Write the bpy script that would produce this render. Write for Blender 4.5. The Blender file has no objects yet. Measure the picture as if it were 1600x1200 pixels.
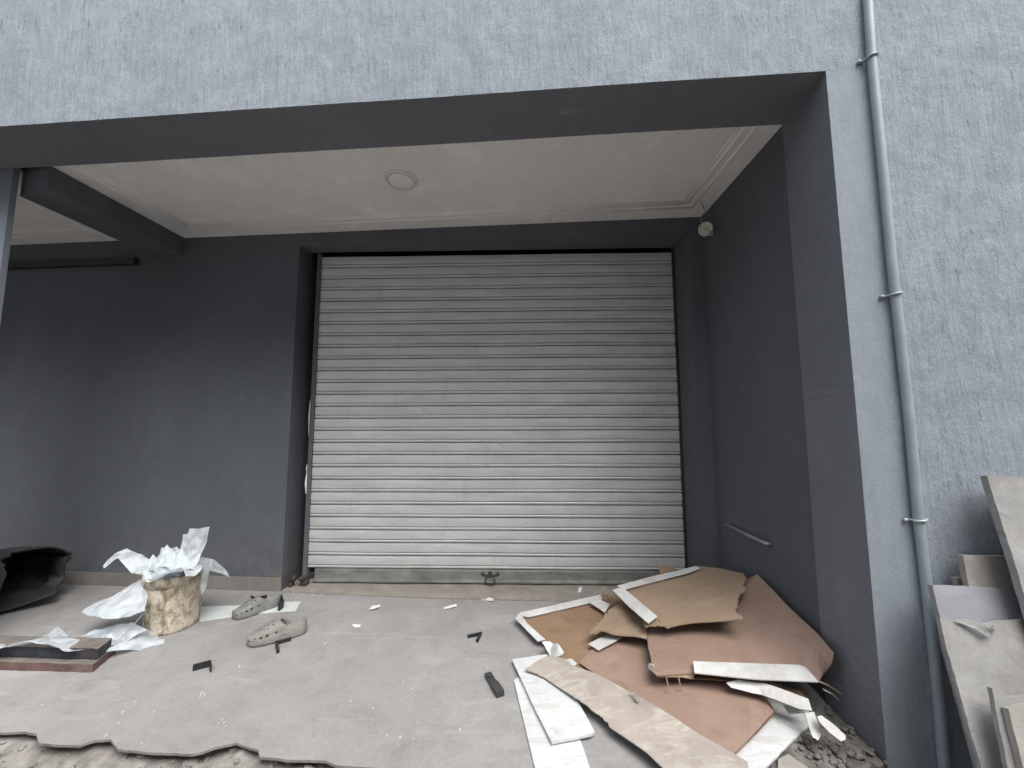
import bpy, bmesh, math, random
from mathutils import Vector, Matrix, noise
from mathutils.geometry import delaunay_2d_cdt
random.seed(7)
C = bpy.context.scene
COL = C.collection

# ------------------------------------------------------------------ camera
H = 1.1
F = 598.9314
YAW, PITCH, ROLL = math.radians(-1.46224), math.radians(5.50444), math.radians(-0.13589)
fw = Vector((math.sin(YAW)*math.cos(PITCH), math.cos(YAW)*math.cos(PITCH), math.sin(PITCH)))
r0 = Vector((math.cos(YAW), -math.sin(YAW), 0)); u0 = r0.cross(fw)
RR = r0*math.cos(ROLL)+u0*math.sin(ROLL); UU = -r0*math.sin(ROLL)+u0*math.cos(ROLL)
cam_d = bpy.data.cameras.new('camera'); cam = bpy.data.objects.new('camera', cam_d); COL.objects.link(cam)
cam_d.sensor_fit = 'HORIZONTAL'; cam_d.sensor_width = 36; cam_d.lens = 36*F/1600
cam_d.clip_start = .02; cam_d.clip_end = 500
m = Matrix.Identity(4)
for i in range(3):
    m[i][0] = RR[i]; m[i][1] = UU[i]; m[i][2] = -fw[i]
m[2][3] = H
cam.matrix_world = m
C.camera = cam

# ------------------------------------------------------------------ light
C.view_settings.view_transform = 'Standard'; C.view_settings.look = 'None'
C.view_settings.gamma = 1; C.view_settings.exposure = 1.15
SUN_EL, SUN_AZ = math.radians(58), math.radians(150)     # azimuth clockwise from +Y
w = bpy.data.worlds.new("World"); C.world = w; w.use_nodes = True
nt = w.node_tree; bg = nt.nodes['Background']
sky = nt.nodes.new('ShaderNodeTexSky'); sky.sky_type = 'NISHITA'; sky.sun_disc = False
sky.sun_elevation = SUN_EL; sky.sun_rotation = SUN_AZ
sky.air_density = 1.0; sky.dust_density = 4.0; sky.ozone_density = 1.0
hs = nt.nodes.new('ShaderNodeHueSaturation'); hs.inputs['Saturation'].default_value = .40
nt.links.new(sky.outputs[0], hs.inputs['Color']); nt.links.new(hs.outputs[0], bg.inputs[0])
bg.inputs[1].default_value = 0.15
sd = bpy.data.lights.new('sun', 'SUN'); so = bpy.data.objects.new('sun', sd); COL.objects.link(so)
sd.energy = 1.3; sd.angle = math.radians(50); sd.color = (1, .985, .965)
sdir = Vector((math.sin(SUN_AZ)*math.cos(SUN_EL), math.cos(SUN_AZ)*math.cos(SUN_EL), math.sin(SUN_EL)))
so.rotation_euler = sdir.to_track_quat('Z', 'Y').to_euler()

# ------------------------------------------------------------------ helpers
def ray(px, py): return fw + RR*((px-800)/F) + UU*((600-py)/F)
EYE = Vector((0, 0, H))
def at(px, py, z=0.0):
    d = ray(px, py); return EYE + d*((z-H)/d.z)
def ony(px, py, Y):
    d = ray(px, py); return EYE + d*(Y/d.y)
def onx(px, py, X):
    d = ray(px, py); return EYE + d*(X/d.x)
def onplane(px, py, P, n):
    d = ray(px, py); return EYE + d*((P-EYE).dot(n)/d.dot(n))

def tag(o, label=None, cat=None, group=None, kind=None):
    if label: o['label'] = label
    if cat: o['category'] = cat
    if group: o['group'] = group
    if kind: o['kind'] = kind
    return o
def thing(name, label, cat, loc=(0, 0, 0), group=None):
    o = bpy.data.objects.new(name, None); o.empty_display_size = .1; COL.objects.link(o); o.location = loc
    return tag(o, label, cat, group)
def origin_of(p):
    v = Vector((0, 0, 0))
    while p is not None: v = v + Vector(p.location); p = p.parent
    return v
def link(name, verts, faces, mats, parent=None, base=None, smooth=False, mi=None):
    """verts in world coordinates; object origin at base (or the parent's origin)"""
    po = origin_of(parent)
    if base is None: base = po if parent else Vector(verts[0])*0
    base = Vector(base)
    me = bpy.data.meshes.new(name)
    me.from_pydata([Vector(v)-base for v in verts], [], faces)
    if not isinstance(mats, (list, tuple)): mats = [mats]
    for mm in mats: me.materials.append(mm)
    if mi: me.polygons.foreach_set('material_index', mi)
    if smooth: me.polygons.foreach_set('use_smooth', [True]*len(me.polygons))
    me.update()
    o = bpy.data.objects.new(name, me); COL.objects.link(o)
    o.parent = parent; o.location = base-po
    return o
class MB:
    def __init__(s): s.v = []; s.f = []; s.m = []
    def add(s, v, f, m=0):
        n = len(s.v); s.v += [Vector(q) for q in v]; s.f += [tuple(i+n for i in q) for q in f]; s.m += [m]*len(f); return s
    def hexa(s, a, m=0):   # 8 corners: bottom 4 ccw, top 4 ccw
        return s.add(a, [(3,2,1,0),(4,5,6,7),(0,1,5,4),(1,2,6,5),(2,3,7,6),(3,0,4,7)], m)
    def box(s, a, b, m=0):
        x0,y0,z0 = a; x1,y1,z1 = b
        return s.hexa([(x0,y0,z0),(x1,y0,z0),(x1,y1,z0),(x0,y1,z0),(x0,y0,z1),(x1,y0,z1),(x1,y1,z1),(x0,y1,z1)], m)
    def bevelbox(s, a, b, r=.003, m=0):
        bm = bmesh.new(); x0,y0,z0 = a; x1,y1,z1 = b
        t = MB().box(a, b); vs = [bm.verts.new(v) for v in t.v]
        for f in t.f: bm.faces.new([vs[i] for i in f])
        bmesh.ops.bevel(bm, geom=list(bm.edges), offset=r, segments=2, affect='EDGES', profile=.5)
        bm.verts.index_update()
        s.add([v.co.copy() for v in bm.verts], [[v.index for v in f.verts] for f in bm.faces], m); bm.free(); return s
    def tube(s, pts, r, n=10, m=0, cap=True, flat=1.0):
        pts = [Vector(p) for p in pts]; rs = r if isinstance(r, (list, tuple)) else [r]*len(pts)
        rings = []; up = None
        for i, p in enumerate(pts):
            t = (pts[min(i+1, len(pts)-1)]-pts[max(i-1, 0)]).normalized()
            if up is None:
                up = Vector((0, 0, 1)) if abs(t.z) < .9 else Vector((0, 1, 0))
            a = t.cross(up).normalized(); b = a.cross(t).normalized(); up = b
            rings.append([p + a*math.cos(k*2*math.pi/n)*rs[i] + b*math.sin(k*2*math.pi/n)*rs[i]*flat for k in range(n)])
        v = [q for g in rings for q in g]; f = []
        for i in range(len(rings)-1):
            for k in range(n):
                f.append((i*n+k, i*n+(k+1) % n, (i+1)*n+(k+1) % n, (i+1)*n+k))
        if cap: f.append(tuple(range(n))[::-1]); f.append(tuple((len(rings)-1)*n+k for k in range(n)))
        return s.add(v, f, m)
    def lathe(s, prof, c, n=32, m=0, wob=0, axis=None):
        v = []; f = []; c = Vector(c)
        for (r, z) in prof:
            for k in range(n):
                a = k*2*math.pi/n; rr = r*(1+wob*noise.noise(Vector((math.cos(a)*1.5, math.sin(a)*1.5, z*6))))
                p = Vector((rr*math.cos(a), rr*math.sin(a), z))
                if axis: p = axis @ p
                v.append(c+p)
        for i in range(len(prof)-1):
            for k in range(n): f.append((i*n+k, i*n+(k+1) % n, (i+1)*n+(k+1) % n, (i+1)*n+k))
        if prof[0][0] > 1e-5: f.append(tuple(range(n))[::-1])
        if prof[-1][0] > 1e-5: f.append(tuple((len(prof)-1)*n+k for k in range(n)))
        return s.add(v, f, m)
    def build(s, name, mats, parent=None, base=None, smooth=False):
        return link(name, s.v, s.f, mats, parent, base, smooth, s.m)

def mvc(ctl, x, y):
    # mean value interpolation of the outline's heights
    n_ = len(ctl); d = [(c[0]-x, c[1]-y) for c in ctl]; L = [math.hypot(*q) for q in d]
    for i in range(n_):
        if L[i] < 1e-6: return ctl[i][2]
    t = []
    for i in range(n_):
        j = (i+1) % n_; cr = d[i][0]*d[j][1]-d[i][1]*d[j][0]; dt = d[i][0]*d[j][0]+d[i][1]*d[j][1]
        if abs(cr) < 1e-9*1 + 1e-5*L[i]*L[j]:
            if dt < 0: return (L[j]*ctl[i][2]+L[i]*ctl[j][2])/(L[i]+L[j])
            t.append(0.0)
        else: t.append(math.tan(math.atan2(cr, dt)/2))
    sw = sz = 0
    for i in range(n_):
        k = (t[i-1]+t[i])/L[i]; sw += k; sz += k*ctl[i][2]
    if abs(sw) < 1e-9: return 0
    lo = min(c[2] for c in ctl); hi = max(c[2] for c in ctl)
    return max(lo, min(hi, sz/sw))

def sheet_geo(pts, th=.004, grid=.04, rag=0.0, torn=(), tear=.006, crease=0, warp=0.0, wscale=6, nrm=None, seed=0, ragf=60, mside=0, idw=True, warpfn=None, fine=0, finescale=30):
    """pts: 3-D outline -> sheet of real thickness; front = side facing nrm"""
    pts = [Vector(p) for p in pts]
    c = sum(pts, Vector())/len(pts)
    n = Vector()
    for i in range(len(pts)):
        a = pts[i]-c; b = pts[(i+1) % len(pts)]-c; n += a.cross(b)
    n.normalize()
    nrm = Vector(nrm) if nrm is not None else Vector((0, 0, 1))
    if n.dot(nrm) < 0: n = -n
    u = (Vector((1, 0, 0)) if abs(n.x) < .9 else Vector((0, 1, 0))); u = (u-n*u.dot(n)).normalized(); v = n.cross(u)
    ctl = [((p-c).dot(u), (p-c).dot(v), (p-c).dot(n)) for p in pts]
    out = []
    for i in range(len(ctl)):
        a = Vector(ctl[i][:2]); b = Vector(ctl[(i+1) % len(ctl)][:2]); L = (b-a).length
        k = max(1, int(L/(grid if not rag else min(grid, .012))))
        d = (b-a)/L if L > 0 else Vector((0, 0)); pn = Vector((-d.y, d.x)); tn = i in torn
        if tn: k = max(k, int(L/.005))
        for j in range(k):
            t = j/k; q = a+(b-a)*t
            if tn and j > 0:
                w_ = q.copy(); o_ = noise.noise(Vector((w_.x*45, w_.y*45, seed)))*tear*1.3 + noise.noise(Vector((w_.x*160, w_.y*160, seed+3)))*tear*.9
                q = q+pn*(o_+random.uniform(-.12, .12)*tear)
            elif rag and j > 0:
                w_ = a+(b-a)*t
                o_ = noise.noise(Vector((w_.x*ragf, w_.y*ragf, seed)))*rag*.7 + noise.noise(Vector((w_.x*ragf*2.5, w_.y*ragf*2.5, seed+9)))*rag*.4
                q = q+pn*o_
            out.append(q)
    def inside(x, y):
        r = False; n_ = len(out); j = n_-1
        for i in range(n_):
            xi, yi = out[i]; xj, yj = out[j]
            if (yi > y) != (yj > y) and x < (xj-xi)*(y-yi)/(yj-yi)+xi: r = not r
            j = i
        return r
    nb = len(out); allp = list(out)
    xs = [p.x for p in out]; ys = [p.y for p in out]
    x = min(xs)+grid*.5; row = 0
    while x < max(xs):
        y = min(ys)+grid*(.5 if row % 2 else .25)
        while y < max(ys):
            if inside(x, y): allp.append(Vector((x+random.uniform(-.15, .15)*grid, y+random.uniform(-.15, .15)*grid)))
            y += grid
        x += grid; row += 1
    vo, eo, fo, _, _, _ = delaunay_2d_cdt(allp, [(i, (i+1) % nb) for i in range(nb)], [], 1, 1e-5)
    def wz(x, y):
        h = 0
        if idw:
            h = mvc(ctl, x, y)
        if warp: h += warp*noise.noise(Vector((x*wscale, y*wscale, seed*3.1)))
        if fine: h += fine*noise.noise(Vector((x*finescale, y*finescale, seed*1.7)))
        if crease:
            h += crease*(1-abs(noise.noise(Vector((x*17, y*17, seed*5.3))))*3.2) + crease*.5*(1-abs(noise.noise(Vector((x*39+3, y*33, seed*2.3))))*3.2)
        if warpfn: h += warpfn(x, y)
        return h
    top = []; bot = []
    for p in vo:
        h = wz(p[0], p[1]); q = c+u*p[0]+v*p[1]+n*h
        top.append(q); bot.append(q-n*th)
    N = len(top); V = top+bot; Fc = []; M = []
    ec = {}
    for f in fo:
        f = list(f)
        a, b, d = [Vector(vo[i]) for i in f[:3]]
        if (b-a).cross(d-a) < 0: f = f[::-1]
        Fc.append(tuple(f)); M.append(0); Fc.append(tuple(i+N for i in f[::-1])); M.append(mside)
        for k in range(len(f)):
            e = (f[k], f[(k+1) % len(f)]); ec[e] = 1
    for (a, b) in list(ec):
        if (b, a) not in ec: Fc.append((b, a, a+N, b+N)); M.append(mside)
    return V, Fc, M
def sheet(name, pts, mats, parent=None, base=None, smooth=False, **k):
    V, Fc, M = sheet_geo(pts, **k)
    return link(name, V, Fc, mats, parent, base, smooth, M)
def cen(pts): return sum([Vector(p) for p in pts], Vector())/len(pts)

# ------------------------------------------------------------------ dimensions of the place
S = -.0502
XR, XW = 1.165, 1.190
def YF(x): return 1.370 + S*(x-XR)
def YI(x): return 1.636 + S*(x-XR)
def YB(x): return 2.436 + S*(x-XW)
YS = 2.704
ZL, ZC, ZO, GZ = 2.426, 2.434, 2.335, -.34
XOL, XOR, XSL, XSR = -1.573, 1.100, -1.481, 1.090
XBR, XBL = -2.456, -2.690
XL, XRT, ZT = -5.0, 4.0, 5.2

# ------------------------------------------------------------------ materials
class NT:
    def __init__(s, name, rough=.7, color=(.5, .5, .5), metallic=0, spec=None):
        s.mat = bpy.data.materials.new(name); s.mat.use_nodes = True; s.t = s.mat.node_tree
        s.b = s.t.nodes['Principled BSDF']; s.b.inputs['Roughness'].default_value = rough
        s.b.inputs['Base Color'].default_value = (*color, 1); s.b.inputs['Metallic'].default_value = metallic
        if spec is not None: s.b.inputs['Specular IOR Level'].default_value = spec
        s.co = s.t.nodes.new('ShaderNodeTexCoord').outputs['Object']
    def n(s, typ, **k):
        q = s.t.nodes.new(typ)
        for a, b in k.items(): setattr(q, a, b)
        return q
    def map(s, scale=(1, 1, 1), rot=(0, 0, 0), loc=(0, 0, 0)):
        q = s.n('ShaderNodeMapping'); q.inputs['Scale'].default_value = scale; q.inputs['Rotation'].default_value = rot; q.inputs['Location'].default_value = loc
        s.t.links.new(s.co, q.inputs[0]); return q.outputs[0]
    def noise(s, scale=5, detail=5, rough=.55, dist=0, vec=None):
        q = s.n('ShaderNodeTexNoise'); q.inputs['Scale'].default_value = scale; q.inputs['Detail'].default_value = detail
        q.inputs['Roughness'].default_value = rough; q.inputs['Distortion'].default_value = dist
        s.t.links.new(vec or s.co, q.inputs['Vector']); return q.outputs[0]
    def ramp(s, fac, stops, interp='LINEAR'):
        q = s.n('ShaderNodeValToRGB'); q.color_ramp.interpolation = interp; e = q.color_ramp.elements
        while len(e) < len(stops): e.new(.5)
        for i, (p, c) in enumerate(stops):
            e[i].position = p; e[i].color = (*c, 1) if isinstance(c, (tuple, list)) else (c, c, c, 1)
        s.t.links.new(fac, q.inputs[0]); return q.outputs[0]
    def mix(s, fac, a, b, mode='MIX'):
        q = s.n('ShaderNodeMix'); q.data_type = 'RGBA'; q.blend_type = mode
        for i, val in ((0, fac), (6, a), (7, b)):
            if isinstance(val, (int, float)): q.inputs[i].default_value = val
            elif isinstance(val, tuple): q.inputs[i].default_value = (*val, 1)
            else: s.t.links.new(val, q.inputs[i])
        return q.outputs[2]
    def math(s, op, a, b=0.0):
        q = s.n('ShaderNodeMath'); q.operation = op
        for i, val in ((0, a), (1, b)):
            if isinstance(val, (int, float)): q.inputs[i].default_value = val
            else: s.t.links.new(val, q.inputs[i])
        return q.outputs[0]
    def col(s, c): s.t.links.new(c, s.b.inputs['Base Color']); return s
    def rough(s, c): s.t.links.new(c, s.b.inputs['Roughness']); return s
    def bump(s, h, strength=.3, dist=.01, prev=None):
        q = s.n('ShaderNodeBump'); q.inputs['Strength'].default_value = strength; q.inputs['Distance'].default_value = dist
        s.t.links.new(h, q.inputs['Height'])
        if prev is not None: s.t.links.new(prev, q.inputs['Normal'])
        s.t.links.new(q.outputs[0], s.b.inputs['Normal']); return q.outputs[0]

def m_stucco():
    t = NT('facade_stucco', .85, spec=.25)
    big = t.noise(1.1, 4, .6); med = t.noise(11, 6, .65)
    fine = t.noise(150, 4, .65)
    st = t.noise(1, 3, .55, .12, t.map((75, 75, 15)))
    stm = t.ramp(st, [(.60, 0), (.72, 1)])
    patch = t.ramp(t.noise(2.2, 4, .65, .5), [(.44, 0), (.62, 1)])
    scr = t.math('MULTIPLY', stm, patch)
    soft = t.noise(1, 4, .6, .15, t.map((42, 42, 7)))
    c = t.ramp(big, [(.3, (.20, .24, .275)), (.7, (.26, .30, .34))])
    pt = t.noise(3.2, 5, .65, .6, t.map((1.2, 1.2, .55)))
    c = t.mix(.35, c, t.ramp(pt, [(.38, (.175, .215, .25)), (.64, (.30, .335, .375))]))
    c = t.mix(.35, c, t.ramp(med, [(.38, (.17, .21, .24)), (.62, (.335, .37, .415))]))
    c = t.mix(t.math('MULTIPLY', t.ramp(soft, [(.48, 0), (.66, 1)]), .34), c, (.155, .19, .22))
    z = t.n('ShaderNodeSeparateXYZ'); t.t.links.new(t.co, z.inputs[0])
    lin = t.ramp(z.outputs[2], [(0, .35), (1, .35)])
    band = t.n('ShaderNodeMapRange'); t.t.links.new(t.math('ABSOLUTE', t.math('SUBTRACT', z.outputs[0], XR+.06)), band.inputs['Value'])
    band.inputs['From Min'].default_value = .06; band.inputs['From Max'].default_value = .10; band.inputs['To Min'].default_value = .25; band.inputs['To Max'].default_value = 1
    bd = t.math('MAXIMUM', band.outputs[0], t.math('GREATER_THAN', z.outputs[2], ZL))
    up = t.math('ADD', t.math('MULTIPLY', t.math('GREATER_THAN', z.outputs[2], ZL-.1), .35), .35)
    scr = t.math('MULTIPLY', scr, bd)
    c = t.mix(t.math('MULTIPLY', scr, up), c, (.095, .115, .135))
    c = t.mix(.17, c, t.ramp(fine, [(.38, .10), (.62, .52)]))
    c = t.mix(t.math('MULTIPLY', t.math('SUBTRACT', 1.0, bd), .6), c, (.235, .27, .305))
    soft = t.math('MULTIPLY', soft, bd); med = t.math('MULTIPLY', med, bd)
    t.col(c)
    p = t.bump(soft, .8, .008); p = t.bump(med, .75, .008, p); p = t.bump(fine, .6, .002, p)
    t.bump(t.math('SUBTRACT', 1.0, scr), .6, .004, p)
    return t.mat
def m_paint(name, col, bump=.2, var=.12, rough=.75, dust=False):
    t = NT(name, rough, spec=.3)
    a = t.noise(1.6, 4, .6); b = t.noise(22, 5, .6)
    lo = tuple(x*(1-var) for x in col); hi = tuple(x*(1+var) for x in col)
    c = t.ramp(a, [(.3, lo), (.7, hi)]); c = t.mix(.25, c, t.ramp(b, [(.35, lo), (.65, hi)]))
    c = t.mix(t.math('MULTIPLY', t.ramp(t.noise(1, 6, .7, .6, t.map((5, 5, 1.6))), [(.52, 0), (.75, 1)]), .22), c, tuple(x*1.7 for x in col))
    sc = t.math('MULTIPLY', t.ramp(t.noise(1, 3, .6, .5, t.map((9, 9, 60))), [(.66, 0), (.7, 1)]), t.ramp(t.noise(2.1, 2), [(.52, 0), (.6, 1)]))
    c = t.mix(t.math('MULTIPLY', sc, .3), c, tuple(min(.6, x*2.2) for x in col))
    if dust:
        z = t.n('ShaderNodeSeparateXYZ'); t.t.links.new(t.co, z.inputs[0])
        dz = t.math('MULTIPLY', t.ramp(z.outputs[2], [(0.0, 1), (.42, 0)]), t.ramp(t.noise(7, 6, .7), [(.42, 0), (.66, 1)]))
        c = t.mix(t.math('MULTIPLY', dz, .4), c, (.24, .22, .20))
    t.col(c); p = t.bump(t.noise(7, 4, .6), bump, .01); t.bump(t.noise(70, 4, .6), bump*.8, .002, p)
    return t.mat
def m_floor():
    t = NT('floor_cement', .8, spec=.3)
    a = t.noise(1.1, 5, .6, .4); b = t.noise(6, 6, .65, .6); c_ = t.noise(60, 4, .6)
    c = t.ramp(a, [(.3, (.225, .219, .212)), (.7, (.32, .315, .312))])
    c = t.mix(.4, c, t.ramp(b, [(.33, (.185, .177, .168)), (.68, (.33, .325, .322))]))
    sm = t.noise(1, 5, .6, .8, t.map((2.2, 9, 1), (0, 0, .5)))
    c = t.mix(t.math('MULTIPLY', t.ramp(sm, [(.56, 0), (.66, 1)]), .4), c, (.39, .382, .37))
    spots = t.ramp(t.noise(14, 4, .7, .5), [(.62, 0), (.72, 1)])
    c = t.mix(t.math('MULTIPLY', spots, .4), c, (.16, .145, .13))
    pz = t.noise(2.6, 5, .7, .8, t.map(loc=(7, 3, 0)))
    c = t.mix(t.math('MULTIPLY', t.ramp(pz, [(.52, 0), (.66, 1)]), .35), c, (.17, .155, .14))
    ck = t.math('ABSOLUTE', t.math('SUBTRACT', t.noise(1.5, 5, .55, .3, t.map(loc=(1, 8, 0))), .5))
    ckm = t.math('MULTIPLY', t.ramp(ck, [(.0, 1), (.0035, 0)]), t.ramp(t.noise(1.1, 2), [(.5, 0), (.58, 1)]))
    c = t.mix(t.math('MULTIPLY', ckm, .25), c, (.09, .08, .07))
    v = t.n('ShaderNodeTexVoronoi'); v.inputs['Scale'].default_value = 26; t.t.links.new(t.co, v.inputs['Vector'])
    sp = t.ramp(v.outputs['Distance'], [(.04, 1), (.07, 0)])
    sel = t.ramp(t.noise(3, 2), [(.55, 0), (.6, 1)])
    c = t.mix(t.math('MULTIPLY', t.math('MULTIPLY', sp, sel), .5), c, (.55, .54, .52))
    c = t.mix(.12, c, t.ramp(c_, [(.3, .12), (.7, .42)]))
    t.col(c); p = t.bump(b, .25, .008); t.bump(c_, .25, .0015, p)
    t.rough(t.ramp(a, [(.3, .65), (.7, .9)]))
    return t.mat
def m_simple(name, col, rough=.6, var=.15, scale=12, bump=.1, bscale=40, metallic=0, spec=None, dirt=None, dirt_amt=.4, stretch=(1, 1, 1)):
    t = NT(name, rough, col, metallic, spec)
    lo = tuple(x*(1-var) for x in col); hi = tuple(min(1, x*(1+var)) for x in col)
    c = t.ramp(t.noise(scale, 5, .6, 0, t.map(stretch)), [(.3, lo), (.7, hi)])
    if dirt:
        c = t.mix(t.math('MULTIPLY', t.ramp(t.noise(scale*.6, 6, .7, .5, t.map(loc=(3, 1, 2))), [(.5, 0), (.66, 1)]), dirt_amt), c, dirt)
    t.col(c)
    if bump: t.bump(t.noise(bscale, 4, .6), bump, .002)
    return t.mat
def m_shutter():
    t = NT('shutter_paint', .42, metallic=.15, spec=.4)
    a = t.noise(1, 5, .6, .3, t.map((3, 3, 14)))
    c = t.ramp(a, [(.3, (.50, .50, .495)), (.7, (.63, .63, .625))])
    st = t.noise(1, 6, .7, .4, t.map((14, 14, 3)))
    c = t.mix(t.math('MULTIPLY', t.ramp(st, [(.55, 0), (.75, 1)]), .35), c, (.36, .355, .34))
    d = t.ramp(t.noise(34, 4, .75, 1.0, t.map((1, 1, 1.8))), [(.63, 0), (.70, 1)])
    sel = t.ramp(t.noise(5, 3, .6), [(.5, 0), (.58, 1)])
    c = t.mix(t.math('MULTIPLY', t.math('MULTIPLY', d, sel), .75), c, (.10, .09, .08))
    t.col(c); t.rough(t.ramp(a, [(.3, .35), (.7, .55)]))
    t.bump(t.noise(1, 4, .6, 0, t.map((5, 5, 40))), .15, .004)
    return t.mat
def m_card(name, col, smear=None, amt=.5, dark=None):
    t = NT(name, .75, spec=.25)
    lo = tuple(x*.86 for x in col); hi = tuple(x*1.12 for x in col)
    a = t.noise(3.5, 5, .6, .5)
    c = t.ramp(a, [(.3, lo), (.7, hi)])
    c = t.mix(t.math('MULTIPLY', t.ramp(t.noise(9, 4, .65, .5, t.map(loc=(5, 5, 5))), [(.55, 0), (.7, 1)]), .45), c, dark or tuple(x*.62 for x in col))
    du = t.noise(1, 6, .75, .8, t.map((2.3, 4.5, 3), loc=(8, 1, 1)))
    c = t.mix(t.math('MULTIPLY', t.ramp(du, [(.5, 0), (.68, 1)]), .32), c, tuple(min(.6, x*1.25+.07) for x in col))
    st = t.noise(16, 5, .75, .4, t.map(loc=(4, 7, 2)))
    c = t.mix(t.math('MULTIPLY', t.ramp(st, [(.62, 0), (.7, 1)]), .35), c, tuple(x*.5 for x in col))
    if smear:
        s = t.noise(1, 5, .7, 1.2, t.map((6, 18, 10), (0, 0, .6)))
        c = t.mix(t.math('MULTIPLY', t.ramp(s, [(.5, 0), (.62, 1)]), amt), c, smear)
    t.col(c); p = t.bump(t.noise(5, 3, .6), .5, .010); p = t.bump(t.noise(45, 4, .6), .2, .0015, p)
    p = t.bump(t.noise(1, 2, .5, 0, t.map((2, 190, 2), (0, 0, .35))), .12, .001, p)
    fd = t.ramp(t.math('ABSOLUTE', t.math('SUBTRACT', t.noise(1.7, 2, .4, .4, t.map(loc=(2, 9, 4))), .5)), [(0, 0), (.006, 1)]); t.bump(fd, .5, .003, p)
    return t.mat
def m_plastic(name, col, trans=.35, alpha=.9):
    mt = bpy.data.materials.new(name); mt.use_nodes = True; t = mt.node_tree; b = t.nodes['Principled BSDF']
    b.inputs['Base Color'].default_value = (*col, 1); b.inputs['Roughness'].default_value = .38
    out = [n for n in t.nodes if n.type == 'OUTPUT_MATERIAL'][0]
    tr = t.nodes.new('ShaderNodeBsdfTranslucent'); tr.inputs[0].default_value = (*col, 1)
    mx = t.nodes.new('ShaderNodeMixShader'); mx.inputs[0].default_value = trans
    t.links.new(b.outputs[0], mx.inputs[1]); t.links.new(tr.outputs[0], mx.inputs[2])
    tp = t.nodes.new('ShaderNodeBsdfTransparent'); m2 = t.nodes.new('ShaderNodeMixShader'); m2.inputs[0].default_value = alpha
    va = t.nodes.new('ShaderNodeTexNoise'); va.inputs['Scale'].default_value = 11; va.inputs['Detail'].default_value = 4; va.inputs['Distortion'].default_value = 1.2
    c2 = t.nodes.new('ShaderNodeTexCoord'); t.links.new(c2.outputs['Object'], va.inputs['Vector'])
    mr = t.nodes.new('ShaderNodeMapRange'); mr.inputs['From Min'].default_value = .38; mr.inputs['From Max'].default_value = .58
    mr.inputs['To Min'].default_value = alpha-.28; mr.inputs['To Max'].default_value = min(1, alpha+.15); t.links.new(va.outputs[0], mr.inputs['Value']); t.links.new(mr.outputs[0], m2.inputs[0])
    nz = t.nodes.new('ShaderNodeTexNoise'); nz.inputs['Scale'].default_value = 16; nz.inputs['Detail'].default_value = 4
    co = t.nodes.new('ShaderNodeTexCoord'); t.links.new(co.outputs['Object'], nz.inputs['Vector'])
    bp = t.nodes.new('ShaderNodeBump'); bp.inputs['Strength'].default_value = .55; bp.inputs['Distance'].default_value = .010; nz.inputs['Distortion'].default_value = 1.5
    t.links.new(nz.outputs[0], bp.inputs['Height']); t.links.new(bp.outputs[0], b.inputs['Normal'])
    t.links.new(tp.outputs[0], m2.inputs[1]); t.links.new(mx.outputs[0], m2.inputs[2]); t.links.new(m2.outputs[0], out.inputs[0])
    return mt
STUCCO = m_stucco()
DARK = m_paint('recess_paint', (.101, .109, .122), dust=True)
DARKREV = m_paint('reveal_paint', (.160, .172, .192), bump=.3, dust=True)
CEIL = m_paint('ceiling_white', (.80, .79, .775), bump=.08, var=.06, rough=.6)
RIDGE = m_paint('cornice_white', (.84, .835, .82), bump=.05, var=.05, rough=.5)
SKIRT = m_simple('bare_cement', (.20, .185, .168), .9, .2, 8, .5, 40, dirt=(.18, .16, .14))
FLOOR = m_floor()
THRESH = m_simple('threshold_cement', (.25, .23, .205), .9, .2, 9, .5, 40, dirt=(.24, .19, .15))
SHUT = m_shutter()
RAIL = m_simple('bottom_rail_metal', (.30, .31, .295), .4, .25, 7, .15, 30, metallic=.5, dirt=(.14, .13, .11), stretch=(1, 1, 3))
GALV = m_simple('galvanised', (.34, .37, .38), .5, .2, 20, .1, 40, metallic=.3)
BLACK = m_simple('black_plastic', (.018, .018, .02), .5, .2, 30, .2)
VOID = m_simple('dark_interior', (.03, .03, .03), .9, .2)
RUST = m_simple('rusty_steel', (.05, .042, .036), .8, .4, 30, .4)
PIPE = m_simple('painted_pipe', (.26, .315, .34), .45, .12, 9, .2, 60, dirt=(.2, .23, .25), dirt_amt=.3)
RUBBLE = m_simple('rubble', (.23, .218, .20), .95, .35, 22, .8, 90, dirt=(.12, .105, .09), dirt_amt=.6)
SOIL = m_simple('soil', (.16, .14, .12), .95, .35, 6, .8, 40)
WHITEB = m_card('white_board', (.54, .56, .56), smear=(.38, .37, .35), amt=.55, dark=(.42, .42, .40))
STRIP = m_simple('white_strip', (.58, .59, .58), .5, .12, 10, .3, 40, dirt=(.40, .37, .33), dirt_amt=.55)
CARD1 = m_card('cardboard_tan', (.235, .155, .10))
CARD2 = m_card('cardboard_pinkish', (.265, .185, .145), dark=(.19, .13, .095))
CARD3 = m_card('cardboard_grey_brown', (.29, .215, .15), dark=(.20, .16, .10))
CARD4 = m_card('cardboard_plastered', (.33, .295, .26), smear=(.52, .48, .43), amt=.45)
STONE1 = m_simple('cement_board', (.29, .288, .28), .9, .22, 7, .9, 55, dirt=(.19, .18, .165), dirt_amt=.6)
STONE2 = m_simple('cement_board_beige', (.30, .285, .26), .9, .2, 9, 1.0, 70, dirt=(.20, .185, .16), dirt_amt=.6)
STONE3 = m_simple('cement_board_smooth', (.24, .245, .265), .85, .12, 5, .35, 60)
PLAST = m_plastic('plastic_film', (.78, .83, .86), .45, .74)
PLAST2 = m_plastic('plastic_film_thin', (.75, .80, .82), .4, .55)
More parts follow.
